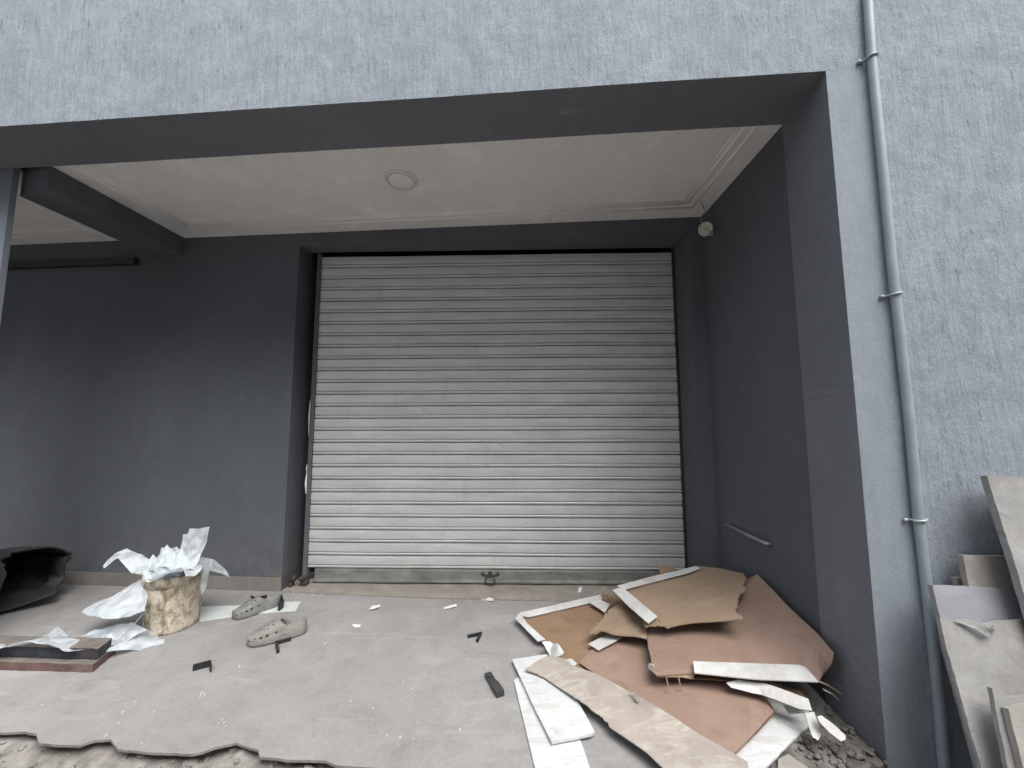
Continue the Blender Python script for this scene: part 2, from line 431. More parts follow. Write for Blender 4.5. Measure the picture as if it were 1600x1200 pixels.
CLOG = m_simple('clog_rubber', (.20, .193, .175), .65, .15, 30, .25, 60, dirt=(.33, .315, .29), dirt_amt=.5)
CLOGD = m_simple('clog_rubber_dark', (.17, .175, .165), .65, .15, 30, .25, 60, dirt=(.27, .26, .25), dirt_amt=.5)
FOOTB = m_simple('clog_footbed', (.13, .135, .125), .7, .15, 30, .2)

# ground, floor
g = []; gf = []
N = 40
link('ground', [(-60, -60, GZ), (60, -60, GZ), (60, 60, GZ), (-60, 60, GZ)], [(0, 1, 2, 3)], SOIL)['kind'] = 'structure'
edge_px = [(-140, 1138), (0, 1144), (41, 1142.5), (57, 1146), (61, 1161), (94, 1164), (125, 1164.5), (147, 1157), (172, 1155), (184, 1170), (234, 1175), (300, 1178), (318, 1174), (337, 1167), (369, 1160), (390, 1168), (404, 1172), (405, 1182), (453, 1187), (509, 1188), (525, 1195), (587, 1199), (700, 1206), (850, 1214), (1100, 1212), (1290, 1196)]
ep = [at(*p) for p in edge_px]
outline = [Vector((XL, ep[0].y+.05, 0))] + ep + [Vector((XR+.05, 1.42, 0)), Vector((XR+.05, YB(XR)+.02, 0)), Vector((XOR+.0, YB(XR)+.02, 0)), Vector((XSR+.1, 2.9, 0)), Vector((XSL-.1, 2.9, 0)), Vector((XL, 2.9, 0))]
outline[-1] = Vector((XL, 2.9, 0))
fl = sheet('floor', outline, [FLOOR, RUBBLE], th=.008, grid=.06, rag=.003, ragf=30, idw=False, warp=.003, wscale=3, nrm=(0, 0, 1), mside=1, smooth=False)
fl['kind'] = 'structure'
# sub base of the floor, set back under the broken screed
sb = MB()
sb.hexa([(XL, 1.80, GZ-.1), (XR+.03, 1.50, GZ-.1), (XR+.03, 2.95, GZ-.1), (XL, 2.95, GZ-.1), (XL, 1.78, -.018), (XR+.03, 1.48, -.018), (XR+.03, 2.95, -.018), (XL, 2.95, -.018)])
tag(sb.build('floor_base', RUBBLE), kind='structure')
# threshold strip at the shutter
th = sheet('threshold', [(XSL-.05, YB(XSL)+.03, .007), (XOL+.01, YB(XOL)-.02, .007), (-.6, YB(-.6)-.035, .007), (.3, YB(.3)-.02, .007), (XOR-.01, YB(XOR)-.02, .007), (XOR-.01, 2.85, .007), (XSL-.05, 2.85, .007)], THRESH, th=.006, grid=.05, rag=.012, ragf=25, warp=.004, wscale=8, idw=False)
th['kind'] = 'structure'

# building
B = thing('shop_building', 'grey stuccoed shop front with a deep recessed bay, white ceiling and metal roller shutter', 'building', (0, 2.0, 0))
fac = [Vector((XL, YF(XL), ZL)), Vector((XR, YF(XR), ZL)), Vector((XR, YF(XR), GZ-.05)), Vector((XRT, YF(XRT), GZ-.05)), Vector((XRT, YF(XRT), ZT)), Vector((XL, YF(XL), ZT))]
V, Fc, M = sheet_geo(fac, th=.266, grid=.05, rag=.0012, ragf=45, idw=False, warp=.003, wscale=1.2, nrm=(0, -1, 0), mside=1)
lp = MB()
for i in range(70):     # plaster lumps along the opening's edge
    x = random.uniform(-2.3, XR-.02); r = random.uniform(.002, .006)
    lp.lathe([(0, -r), (r*.8, -r*.5), (r, 0), (r*.7, r*.6), (0, r)], (x, YF(x)+.002, ZL+.001), 7, wob=.5)
for i in range(30):
    z = random.uniform(.1, ZL); r = random.uniform(.0012, .0028)
    lp.lathe([(0, -r), (r*.8, -r*.5), (r, 0), (r*.7, r*.6), (0, r)], (XR+.001, YF(XR)+.003, z), 7, wob=.5)
n0 = len(V); V += lp.v; Fc += [tuple(i+n0 for i in f) for f in lp.f]; M += [0]*len(lp.f)
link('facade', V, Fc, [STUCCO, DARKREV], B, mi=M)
# right side wall behind the pillar, left end wall
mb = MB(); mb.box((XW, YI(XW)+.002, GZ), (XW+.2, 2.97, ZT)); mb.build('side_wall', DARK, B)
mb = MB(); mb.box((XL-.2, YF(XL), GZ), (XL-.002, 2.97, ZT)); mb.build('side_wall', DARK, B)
# back wall with opening (pieces butt-joined)
mb = MB()
def wallpiece(x0, x1, z0, z1, y1=2.97, m=0):
    mb.hexa([(x0, YB(x0), z0), (x1, YB(x1), z0), (x1, y1, z0), (x0, y1, z0), (x0, YB(x0), z1), (x1, YB(x1), z1), (x1, y1, z1), (x0, y1, z1)], m)
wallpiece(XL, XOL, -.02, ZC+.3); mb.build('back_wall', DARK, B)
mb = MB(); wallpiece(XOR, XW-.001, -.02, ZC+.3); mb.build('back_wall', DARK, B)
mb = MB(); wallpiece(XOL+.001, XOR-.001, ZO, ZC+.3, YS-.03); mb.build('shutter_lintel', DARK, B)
# near-black boxes added behind the shutter to keep sky light from leaking in
mb = MB(); mb.box((XOL+.001, 3.1, -.05), (XOR-.001, 3.2, 2.9)); mb.box((XL, 2.975, -.1), (XOL-.01, 3.2, 2.9)); mb.box((XOR+.01, 2.975, -.1), (XRT, 3.2, 2.9))
mb.box((XOL+.001, YS-.02, 2.72), (XOR-.001, 3.1, 2.9)); mb.box((XOL+.001, 2.901, -.2), (XOR-.001, 3.1, -.051))
mb.box((XOL-.005, 2.972, -.1), (XOL, 3.1, 2.8)); mb.box((XOR, 2.972, -.1), (XOR+.005, 3.1, 2.8))
mb.build('rear_light_block', VOID, B)
# skirting of bare cement on the back wall, left
mb = MB(); x0, x1 = XL, XOL-.0005
mb.hexa([(x0, YB(x0)-.006, -.005), (x1, YB(x1)-.006, -.005), (x1, YB(x1)+.01, -.005), (x0, YB(x0)+.01, -.005), (x0, YB(x0)-.006, .085), (x1, YB(x1)-.006, .083), (x1, YB(x1)+.01, .083), (x0, YB(x0)+.01, .085)])
mb.build('skirting', SKIRT, B)
# unseen block added above the bay to shut out sky light
mb = MB(); mb.box((XL, YI(XL)-.1, ZC+.31), (XRT, 3.2, ZT)); mb.build('roof_light_block', VOID, B)
# ceiling panels, cross beam, pillar
mb = MB()
def ceil(x0, x1):
    a = .001
    mb.hexa([(x0, YI(x0)-.0, ZC), (x1, YI(x1)-.0, ZC), (x1, YB(x1)+.0, ZC), (x0, YB(x0)+.0, ZC), (x0, YI(x0), ZC+.02), (x1, YI(x1), ZC+.02), (x1, YB(x1), ZC+.02), (x0, YB(x0), ZC+.02)])
ceil(XBR+.001, XW-.001); ceil(XL, XBL-.001)
cl = mb.build('ceiling', CEIL, B)
def ridge(pts, r, par):
    mb = MB()
    for a, b in zip(pts[:-1], pts[1:]): mb.tube([a, b], r, 8, flat=.6)
    return mb.build('cornice', RIDGE, par, smooth=True)
for ins, r in ((.115, .010), (.165, .012), (.19, .006)):
    P = [Vector((XW-ins, YI(XW)-.02, ZC)), Vector((XW-ins, YB(XW)-ins, ZC)), Vector((XBR+ins, YB(XBR)-ins, ZC)), Vector((XBR+ins, YI(XBR), ZC))]
    ridge(P, r, cl)
mb = MB()
for ins, r in ((.115, .010), (.165, .012)): mb.tube([(XL, YB(XL)-ins, ZC), (XBL-ins, YB(XBL)-ins, ZC), (XBL-ins, YI(XBL), ZC)], r, 8, flat=.6)
mb.build('cornice', RIDGE, cl, smooth=True)
ZB = ZL-.118
mb = MB()
mb.hexa([(XBL, YI(XBL)+.055, ZB), (XBR, YI(XBR)+.003, ZB), (XBR, YB(XBR)-.001, ZB), (XBL, YB(XBL)-.001, ZB), (XBL, YI(XBL)+.055, ZC+.3), (XBR, YI(XBR)+.003, ZC+.3), (XBR, YB(XBR)-.001, ZC+.3), (XBL, YB(XBL)-.001, ZC+.3)])
mb.build('cross_beam', DARK, B)
mb = MB(); mb.box((XBL-.35, YI(XBL)+.004, GZ), (XBL+.018, YI(XBL)+.03, ZC-.001)); mb.build('pillar', [m_paint('pillar_paint', (.19, .21, .24), bump=.3)], B)

# unseen wall added behind the viewer: blocks low sky, bounces light into the bay
mb = MB(); mb.box((-14, -3.6, GZ-.05), (14, -3.35, 5.1)); mb.box((-14, -3.65, 5.101), (14, -3.30, 5.2))
tag(mb.build('unseen_light_wall', m_simple('light_wall_render', (.70, .69, .67), .9, .08, 3, .3), base=(0, -3.4, GZ)), 'unseen pale wall added behind the viewer to block and bounce light', 'wall')

# roller shutter
SH = thing('roller_shutter', None, None); SH.parent = B; SH.location = Vector((0, YS, 0))-Vector(B.location)
ZS0, ZS1 = .100, 2.316
P = (ZS1-ZS0)/26
prof = []
for k in range(26):
    z1 = ZS1-k*P
    prof += [(z1, .010), (z1-.0012, .016), (z1-.0042, .016), (z1-.0052, -.002), (z1-.006, -.0045), (z1-P*.2, -.0055), (z1-P*.45, -.006), (z1-P*.68, -.005), (z1-P*.735, -.003), (z1-P*.75, .008), (z1-P*.78, .008), (z1-P*.79, -.004), (z1-P*.85, -.0065), (z1-P*.955, -.003)]
prof.append((ZS0, .009))
nx = 60; V = []; Fc = []
for j in range(nx+1):
    x = XSL+(XSR-XSL)*j/nx
    for i, (z, d) in enumerate(prof):
        k = i//13
        V.append((x, YS+d+.003*noise.noise(Vector((x*1.2, z*2, 1)))+.0015*noise.noise(Vector((x*4, k*3.3, 1))), z+.0022*noise.noise(Vector((x*1.5, k*.4, 5)))))
n = len(prof)
for j in range(nx):
    for i in range(n-1): Fc.append((j*n+i, j*n+i+1, (j+1)*n+i+1, (j+1)*n+i))
link('curtain', V, Fc, SHUT, SH)
mb = MB(); mb.bevelbox((XSL+.06, YS-.014, .022), (XSR, YS+.006, .098), .004)
mb.bevelbox((XSL+.055, YS-.026, .016), (XSR, YS+.004, .034), .003)
mb.build('bottom_rail', RAIL, SH)
mb = MB(); mb.box((XSL-.02, YS-.018, .0), (XSL+.008, YS+.03, ZO)); mb.build('guide_rail', DARK, SH)
mb = MB(); mb.box((XSR-.004, YS-.02, .0), (XSR+.008, YS+.03, ZO)); mb.build('guide_rail', VOID, SH)
pl = onplane(766, 893, Vector((0, YS-.02, 0)), Vector((0, 1, 0)))
mb = MB()
for dx in (-.05, 0, .05): mb.lathe([(0, 0), (.012, .002), (.014, .006), (0, .010)], (pl.x+dx, YS-.014, .074 if dx else .08), 12, axis=Matrix.Rotation(math.radians(90), 3, 'X'))
mb.bevelbox((pl.x-.04, YS-.022, .058), (pl.x+.04, YS-.0142, .07), .002)
a = [(pl.x+.034*math.cos(t), YS-.035, .035+.026*math.sin(t)) for t in [i*math.pi/8 for i in range(17)]]
mb.tube(a, .004, 8)
mb.build('lock', RUST, SH, smooth=False)
# rusty clutter at the bottom corner of the shutter
mb = MB()
for i in range(9):
    p = at(484+random.uniform(-6, 14), 906+random.uniform(-6, 4), .0); r = random.uniform(.012, .026)
    mb.lathe([(0, -r), (r*.9, -r*.4), (r, r*.3), (0, r)], (p.x, YS-.05+random.uniform(-.02, .01), random.uniform(.01, .06)), 7, wob=.7)
mb.build('bottom_bracket', RUST, SH)
# pale drips of paint on the left guide
mb = MB()
for (z0, z1, r) in ((.60, .74, .007), (.74, .80, .004), (1.0, 1.25, .003)):
    mb = MB(); mb.tube([(XSL-.022, YS-.02, z1), (XSL-.023, YS-.023, (z0+z1)/2), (XSL-.02, YS-.021, z0)], [r*.4, r, r*.3], 8); mb.build('paint_drip', RIDGE, SH)

# small cable hole plug in the left jamb
mb = MB(); p = onx(494, 446, XOL+.002); mb.lathe([(0, 0), (.012, 0), (.013, .014), (0, .02)], p, 12, axis=Matrix.Rotation(math.radians(90), 3, 'Y')); mb.build('jamb_plug', BLACK, B)

# black rail on the left bay's wall
p0 = ony(216, 410, YB(-2.7)); mb = MB()
x0, x1 = XL+.01, p0.x
mb.hexa([(x0, YB(x0)-.035, p0.z-.02), (x1, YB(x1)-.035, p0.z-.02), (x1, YB(x1)-.001, p0.z-.02), (x0, YB(x0)-.001, p0.z-.02), (x0, YB(x0)-.035, p0.z+.03), (x1, YB(x1)-.035, p0.z+.03), (x1, YB(x1)-.001, p0.z+.03), (x0, YB(x0)-.001, p0.z+.03)])
tag(mb.build('wall_rail', BLACK, base=(x1, YB(x1), p0.z)), 'black horizontal rail fixed high on the back wall under the left ceiling', 'rail')

# pipe down the facade
pp = [(1350, -60), (1351, 0), (1357, 90), (1373, 250), (1391, 440), (1396, 480), (1414, 640), (1430, 812), (1441, 900), (1452, 1000), (1462, 1100), (1470, 1200), (1490, 1400)]
PR = .0145
PPT = [ony(x+5, y, YF(1.3)-PR-.003) for x, y in pp]
for q in PPT: q.x += .002*noise.noise(Vector((0, 0, q.z*3)))
pb = PPT[-1]
DP = thing('drain_pipe', 'thin painted pipe clipped upright on the grey facade beside the bay', 'pipe', pb)
top = PPT[0]+(PPT[0]-PPT[1]).normalized()*2
MB().tube([top]+PPT, PR, 20).build('pipe', PIPE, DP, smooth=True)
for (x, y) in ((1357, 90), (1394, 460), (1432, 812)):
    c = ony(x+4, y, YF(1.3)-PR-.003); mb = MB()
    a = []
    for i in range(13):
        t = math.pi + math.pi*i/12
        a.append(c+Vector((math.cos(t)*(PR+.003), math.sin(t)*(PR+.003), .003*math.cos(t))))
    a = [c+Vector((-PR-.022, PR+.001, -.003))] + [c+Vector((-PR-.004, PR+.001, -.002))]+a+[c+Vector((PR+.004, PR+.001, .002)), c+Vector((PR+.012, PR+.001, .003))]
    mb.tube(a, .0042, 8)
    mb.lathe([(0, 0), (.007, 0), (.007, .006), (0, .008)], c+Vector((-PR-.018, PR-.0, -.004)), 8, axis=Matrix.Rotation(math.radians(90), 3, 'X'))
    mb.build('pipe_clip', GALV, DP, smooth=True)

# ceiling lamp
lc = at(627, 281, ZC); LT = thing('ceiling_lamp', 'round flush white ceiling lamp in front of the shutter, switched off', 'lamp', (lc.x, lc.y, ZC))
MB().lathe([(.092, 0), (.092, -.006), (.088, -.012), (.080, -.013), (.080, -.009)], (lc.x, lc.y, ZC), 48).build('lamp_rim', m_simple('lamp_rim_white', (.74, .735, .72), .35, .04), LT, smooth=True)
MB().lathe([(.0795, -.008), (.06, -.0125), (.03, -.0145), (0, -.015)], (lc.x, lc.y, ZC), 48).build('diffuser', m_simple('lamp_diffuser', (.82, .82, .81), .25, .03), LT, smooth=True)

# lamp holder hanging in the ceiling corner
hc = ony(1102, 358, YB(1.1)-.20); HT = thing('lamp_holder', 'small round pale lamp holder hanging by its wire below the ceiling corner', 'lamp holder', hc)
mb = MB(); ax = (EYE-hc).normalized().to_track_quat('Z', 'Y').to_matrix() @ Matrix.Rotation(math.radians(18), 3, 'Y')
mb.lathe([(0, -.012), (.03, -.010), (.040, -.002), (.042, .006), (.037, .010), (.030, .003), (.018, .001), (.015, .008), (.010, .009), (.008, -.004), (0, -.004)], hc, 28, axis=ax)
mb.build('socket', m_simple('aged_white_plastic', (.62, .60, .55), .5, .1), HT, smooth=True)
MB().tube([hc+Vector((.0, .0, .03)), hc+Vector((-.022, .005, .055)), hc+Vector((-.02, .0, .08)), hc+Vector((.0, -.01, .105)), Vector((hc.x-.004, hc.y+.02, ZC))], .003, 8).build('wire', GALV, HT, smooth=True)
MB().lathe([(0, 0), (.012, .002), (.016, .008), (.012, .014), (0, .014)], hc+Vector((.030, -.0, -.028)), 12, axis=ax).build('screw_cap', GALV, HT)

# rod on the right wall
a = onx(1135, 820, XW-.02); b = onx(1168, 836, XW-.02); c = onx(1199, 850, XW-.02)
MB().tube([a+Vector((.02, 0, .003)), a, b, c, c+Vector((.018, 0, 0))], [.006, .008, .009, .008, .007], 10).build('grab_rod', m_simple('grey_metal_rod', (.30, .31, .32), .4, .1, metallic=.4), base=b, smooth=True)
tag(bpy.data.objects['grab_rod'], 'thin grey metal handle bar fixed low on the right side wall', 'handle')

# ------------------------------------------------------------------ left clutter
# sack
def sack():
    c = ony(52, 874, 2.30); back = ony(-60, 880, 2.44)
    T = thing('black_sack', 'open black sack lying at the foot of the back wall, far left', 'sack', (c.x-.1, c.y, 0))
    ax = (back-c).normalized(); ax.z = 0; ax.normalize()
    side = Vector((-ax.y, ax.x, 0)); L = .62; n = 40; m_ = 14
    def ring(t, k, inner=0):
        a = k*2*math.pi/n
        w_ = .16+.02*math.sin(t*3); h = .178-.03*t
        sq_ = lambda v: math.copysign(abs(v)**.36, v)
        rx = (w_-inner)*sq_(math.cos(a)); rz = (h-inner)*sq_(math.sin(a))*(.8+.25*math.cos(a))
        p = c+ax*(t*L)+side*rx; z = max(.006, h+.012+rz)
        nz = noise.noise(Vector((math.cos(a)*1.6, math.sin(a)*1.6, t*4+inner)))
        nz += .5*noise.noise(Vector((math.cos(a)*4, math.sin(a)*4, t*9)))
        p = p+side*nz*.045; z += nz*.04*(1 if z > .03 else 0)
        if t == 0:
            p = p-ax*(.09*noise.noise(Vector((math.cos(a)*2.3, math.sin(a)*2.3, 0)))+.03*noise.noise(Vector((math.cos(a)*9, math.sin(a)*9, 0)))+.02)
        return Vector((p.x, min(p.y, YB(p.x)-.01), max(.004, z)))
    V = []; Fc = []
    for i in range(m_): V += [ring(i/(m_-1), k) for k in range(n)]
    b0 = len(V)
    for i in range(m_-3): V += [ring(i/(m_-1), k, .008) for k in range(n)]
    for i in range(m_-1):
        for k in range(n): Fc.append((i*n+k, (i+1)*n+k, (i+1)*n+(k+1) % n, i*n+(k+1) % n))
    Fc.append(tuple((m_-1)*n+k for k in range(n)))
    for i in range(m_-4):
        for k in range(n): Fc.append((b0+i*n+k, b0+i*n+(k+1) % n, b0+(i+1)*n+(k+1) % n, b0+(i+1)*n+k))
    Fc.append(tuple(b0+(m_-4)*n+k for k in range(n)))
    for k in range(n): Fc.append((k, (k+1) % n, b0+(k+1) % n, b0+k))
    link('sack_body', V, Fc, m_simple('black_sack_film', (.028, .028, .031), .85, .5, 9, .7, 25, dirt=(.085, .08, .075), dirt_amt=.6), T, smooth=True)
sack()

def plank(name, label, px_r, zb, zt, depth, mats, topm, len_=2.2, sq=.0):
    a = at(px_r[0], px_r[1], zb)
    d = Vector((-1, .02, 0)); e = Vector((-.35, 1, 0)).normalized()*depth
    q = [a, a+e, a+e+d*len_, a+d*len_]
    mb = MB()
    V, Fc, M = sheet_geo([Vector((p.x, p.y, zt)) for p in q], th=zt-zb, grid=.05, rag=.004, ragf=30, warp=.003, wscale=12, idw=False, mside=1)
    o = link(name, V, Fc, [topm, mats], base=(a.x, a.y, zb), mi=M)
    return tag(o, label, 'plank', 'planks on the floor')
REDW = m_simple('red_brown_wood', (.13, .075, .065), .8, .35, 10, .4, 50, dirt=(.20, .165, .145), dirt_amt=.6, stretch=(1, 4, 4))
CEMT = m_simple('cement_crust', (.15, .135, .12), .9, .25, 20, .6, 60)
DKW = m_simple('dark_wood', (.025, .03, .035), .7, .5, 10, .4, 50, dirt=(.12, .07, .065), dirt_amt=.4, stretch=(1, 4, 4))
plank('plank', 'red-brown timber plank lying on the floor at the left edge', (144, 1051), .0, .034, .15, REDW, CEMT)
plank('plank', 'dark stained plank lying on top of the red-brown one', (152, 1030), .038, .082, .09, DKW, CEMT)

# plastic on the floor
def flapsheet(px, crump=.02, cs=14, th=.0006, grid=.012, seed=1, nrm=(0, -.5, 1), fine=.006, rag=.002):
    return sheet_geo(px, th=th, grid=min(grid, .008), rag=rag, ragf=30, warp=crump*1.0, wscale=cs*.75, nrm=nrm, seed=seed, fine=fine*.35, finescale=24, crease=crump*.05)
mb = MB()
pts = [at(-60, 1018, .10), at(0, 1012, .10), at(60, 1010, .10), at(110, 1012, .10), at(160, 1017, .05), at(215, 1013, .012), at(256, 1005, .006), at(258, 998, .01), at(236, 986, .012), at(210, 976, .05), at(185, 975, .07), at(150, 980, .06), at(128, 992, .03), at(112, 996, .03), at(104, 984, .05), at(92, 980, .06), at(74, 994, .05), at(40, 1001, .06), at(0, 1003, .06), at(-60, 1003, .06)]
V, Fc, M = flapsheet(pts, .03, 13, grid=.012, seed=2); mb.add(V, Fc)
pts = [at(150, 985, .03), at(205, 972, .12), at(232, 985, .06), at(200, 1000, .05), at(160, 1000, .05)]
V, Fc, M = flapsheet(pts, .02, 18, grid=.01, seed=5); mb.add(V, Fc)
o = mb.build('plastic_sheet', PLAST, base=at(200, 1005), smooth=True)
tag(o, 'crumpled white plastic film spread on the floor between planks and bucket', 'plastic sheet')

# bucket
bc = at(269, 977, 0); bc = Vector((bc.x, bc.y, 0))
BT = thing('plaster_bucket', 'plaster-caked beige bucket standing by the back wall with film spilling out', 'bucket', bc)
t = NT('plastered_bucket', .85, spec=.2)
c_ = t.ramp(t.noise(1, 6, .7, .5, t.map((30, 30, 16))), [(.36, (.20, .155, .10)), (.48, (.40, .34, .25)), (.58, (.60, .545, .45))])
t.col(c_); p_ = t.bump(t.noise(22, 6, .7, .5), .9, .010); t.bump(t.noise(90, 3), .5, .002, p_)
BUCK = t.mat
HB, R0, R1 = .285, .115, .132
pr = [(0.0, .0), (R0-.004, .0), (R0, .004)]
for i in range(1, 25): pr.append((R0+(R1-R0)*i/24 + .0018*noise.noise(Vector((0, 0, i*1.3))), .004+(HB-.004)*i/24))
pr += [(R1+.001, HB+.002), (R1-.004, HB+.003), (R1-.006, HB-.01), (R0-.004, .02), (0, .02)]
MB().lathe(pr, bc, 64, wob=.035).build('bucket_body', BUCK, BT, smooth=True)
MB().lathe([(R1+.001, HB-.045), (R1+.004, HB-.044), (R1+.006, HB-.01), (R1+.006, HB+.004), (R1-.002, HB+.005), (R1-.003, HB-.045)], bc, 64, wob=.02).build('rim_band', BUCK, BT, smooth=True)
# film over the bucket
D0 = bc.y+.02
mb = MB(); mb2 = MB()
def P3(l): return [ony(x, y, D0+d) for x, y, d in l]
# big left drape
pts = P3([(243, 892, -.12), (232, 893, -.10), (214, 908, -.05), (190, 925, -.02), (160, 940, -.05), (127, 957, -.14), (140, 963, -.2), (160, 966, -.26), (205, 965, -.28), (229, 956, -.23), (229, 930, -.16), (222, 905, -.13)])
V, Fc, M = flapsheet(pts, .028, 9, seed=3, nrm=(-.2, -1, .4)); mb.add(V, Fc)
# upper-left wing
pts = P3([(232, 900, -.10), (205, 895, -.08), (184, 875, -.06), (162, 889, -.12), (161, 886, -.1), (180, 867, .0), (198, 858, .02), (222, 868, .02), (240, 880, .0), (250, 900, -.08)])
V, Fc, M = flapsheet(pts, .02, 12, seed=4, nrm=(-.2, -1, .4)); mb.add(V, Fc)
# heap on the top
pts = P3([(226, 905, -.17), (240, 903, -.19), (262, 899, -.19), (287, 895, -.18), (292, 908, -.19), (305, 903, -.15), (316, 890, -.10), (318, 880, .0), (305, 873, .02), (292, 866, .02), (280, 858, .04), (275, 852, .03), (251, 850, .05), (247, 862, .03), (238, 874, .02), (228, 884, .0), (223, 895, -.1)])
V, Fc, M = flapsheet(pts, .06, 11, grid=.009, seed=6, nrm=(0, -1, .6), fine=.008); mb.add(V, Fc)
# dome beneath it, so that the bucket's mouth is filled
n = 40; V = []; Fc = []
for i in range(11):
    a = i/10*math.pi/2
    for k in range(n):
        b = k*2*math.pi/n; q = noise.noise(Vector((math.cos(b)*2, math.sin(b)*2, i*.5)))
        V.append(bc+Vector((math.cos(b)*math.cos(a)*(R1-.008)*(1+.03*q), math.sin(b)*math.cos(a)*(R1-.008), HB-.015+math.sin(a)*(.09+.04*q))))
for i in range(10):
    for k in range(n): Fc.append((i*n+k, i*n+(k+1) % n, (i+1)*n+(k+1) % n, (i+1)*n+k))
mb.add(V, Fc)
for k, (x, y, w_, h_) in enumerate(((240, 884, 26, 26), (262, 872, 30, 32), (285, 878, 26, 34), (300, 884, 22, 22), (272, 890, 40, 16))):
    pts = P3([(x-w_*.5, y+h_*.4, -.10-.01*k), (x-w_*.3, y-h_*.3, -.05), (x-w_*.05, y-h_*.62, -.03), (x+w_*.25, y-h_*.35, -.02), (x+w_*.55, y+h_*.1, -.06), (x+w_*.2, y+h_*.55, -.12), (x-w_*.1, y+h_*.3, -.14)])
    V, Fc, M = flapsheet(pts, .018, 12, seed=50+k, nrm=(0, -1, .4)); mb.add(V, Fc)
# upright flap
pts = P3([(277, 892, -.08), (276, 868, -.03), (281, 848, -.01), (284, 835, .0), (291, 834, .0), (295, 825.5, .01), (312, 826, -.01), (328, 823, -.03), (323, 843, -.03), (314, 868, -.05), (309, 884, -.08), (295, 893, -.1)])
V, Fc, M = flapsheet(pts, .018, 10, seed=8, nrm=(0, -1, .2)); mb.add(V, Fc)
o = mb.build('plastic_sheet', [PLAST], base=bc+Vector((0, 0, HB)), smooth=True)
tag(o, 'crumpled white plastic film heaped on and draped over the bucket', 'plastic sheet')
# thin right wing, see-through film
pts = P3([(305, 878, -.02), (315, 870, .0), (335, 874, .05), (350, 888, .08), (360, 904, .1), (345, 896, .06), (328, 892, .02), (322, 915, -.02), (314, 934, -.05), (312, 915, -.05), (316, 890, -.06)])
V, Fc, M = flapsheet(pts, .014, 14, seed=9, nrm=(0, -1, .2))
tw = link('thin_wing', V, Fc, PLAST2, o, smooth=True)
# string
s0 = ony(226, 957, D0-.22); s1 = at(196, 990, .08); s2 = at(164, 1020, .03); s3 = at(148, 1028, .012)
MB().tube([s0, s1, s2, s3], .003, 6).build('string', m_simple('cord_beige', (.38, .34, .29), .8, .15), base=s3, smooth=True)
tag(bpy.data.objects['string'], 'thin pale cord running from the draped film down to the planks', 'cord')

# white board strip on floor behind the clogs
pts = [at(308, 948, .004), at(372, 946, .004), at(400, 940, .004), at(470, 940, .004), at(462, 954, .004), at(430, 956, .004), at(370, 962, .004), at(312, 970, .004)]
o = sheet('board_strip', pts, m_simple('white_strip_board', (.56, .60, .59), .45, .05, dirt=(.42, .40, .37)), base=cen(pts), th=.005, grid=.03, rag=.002, warp=.002)
tag(o, 'white board strip lying on the floor behind the clogs', 'board')

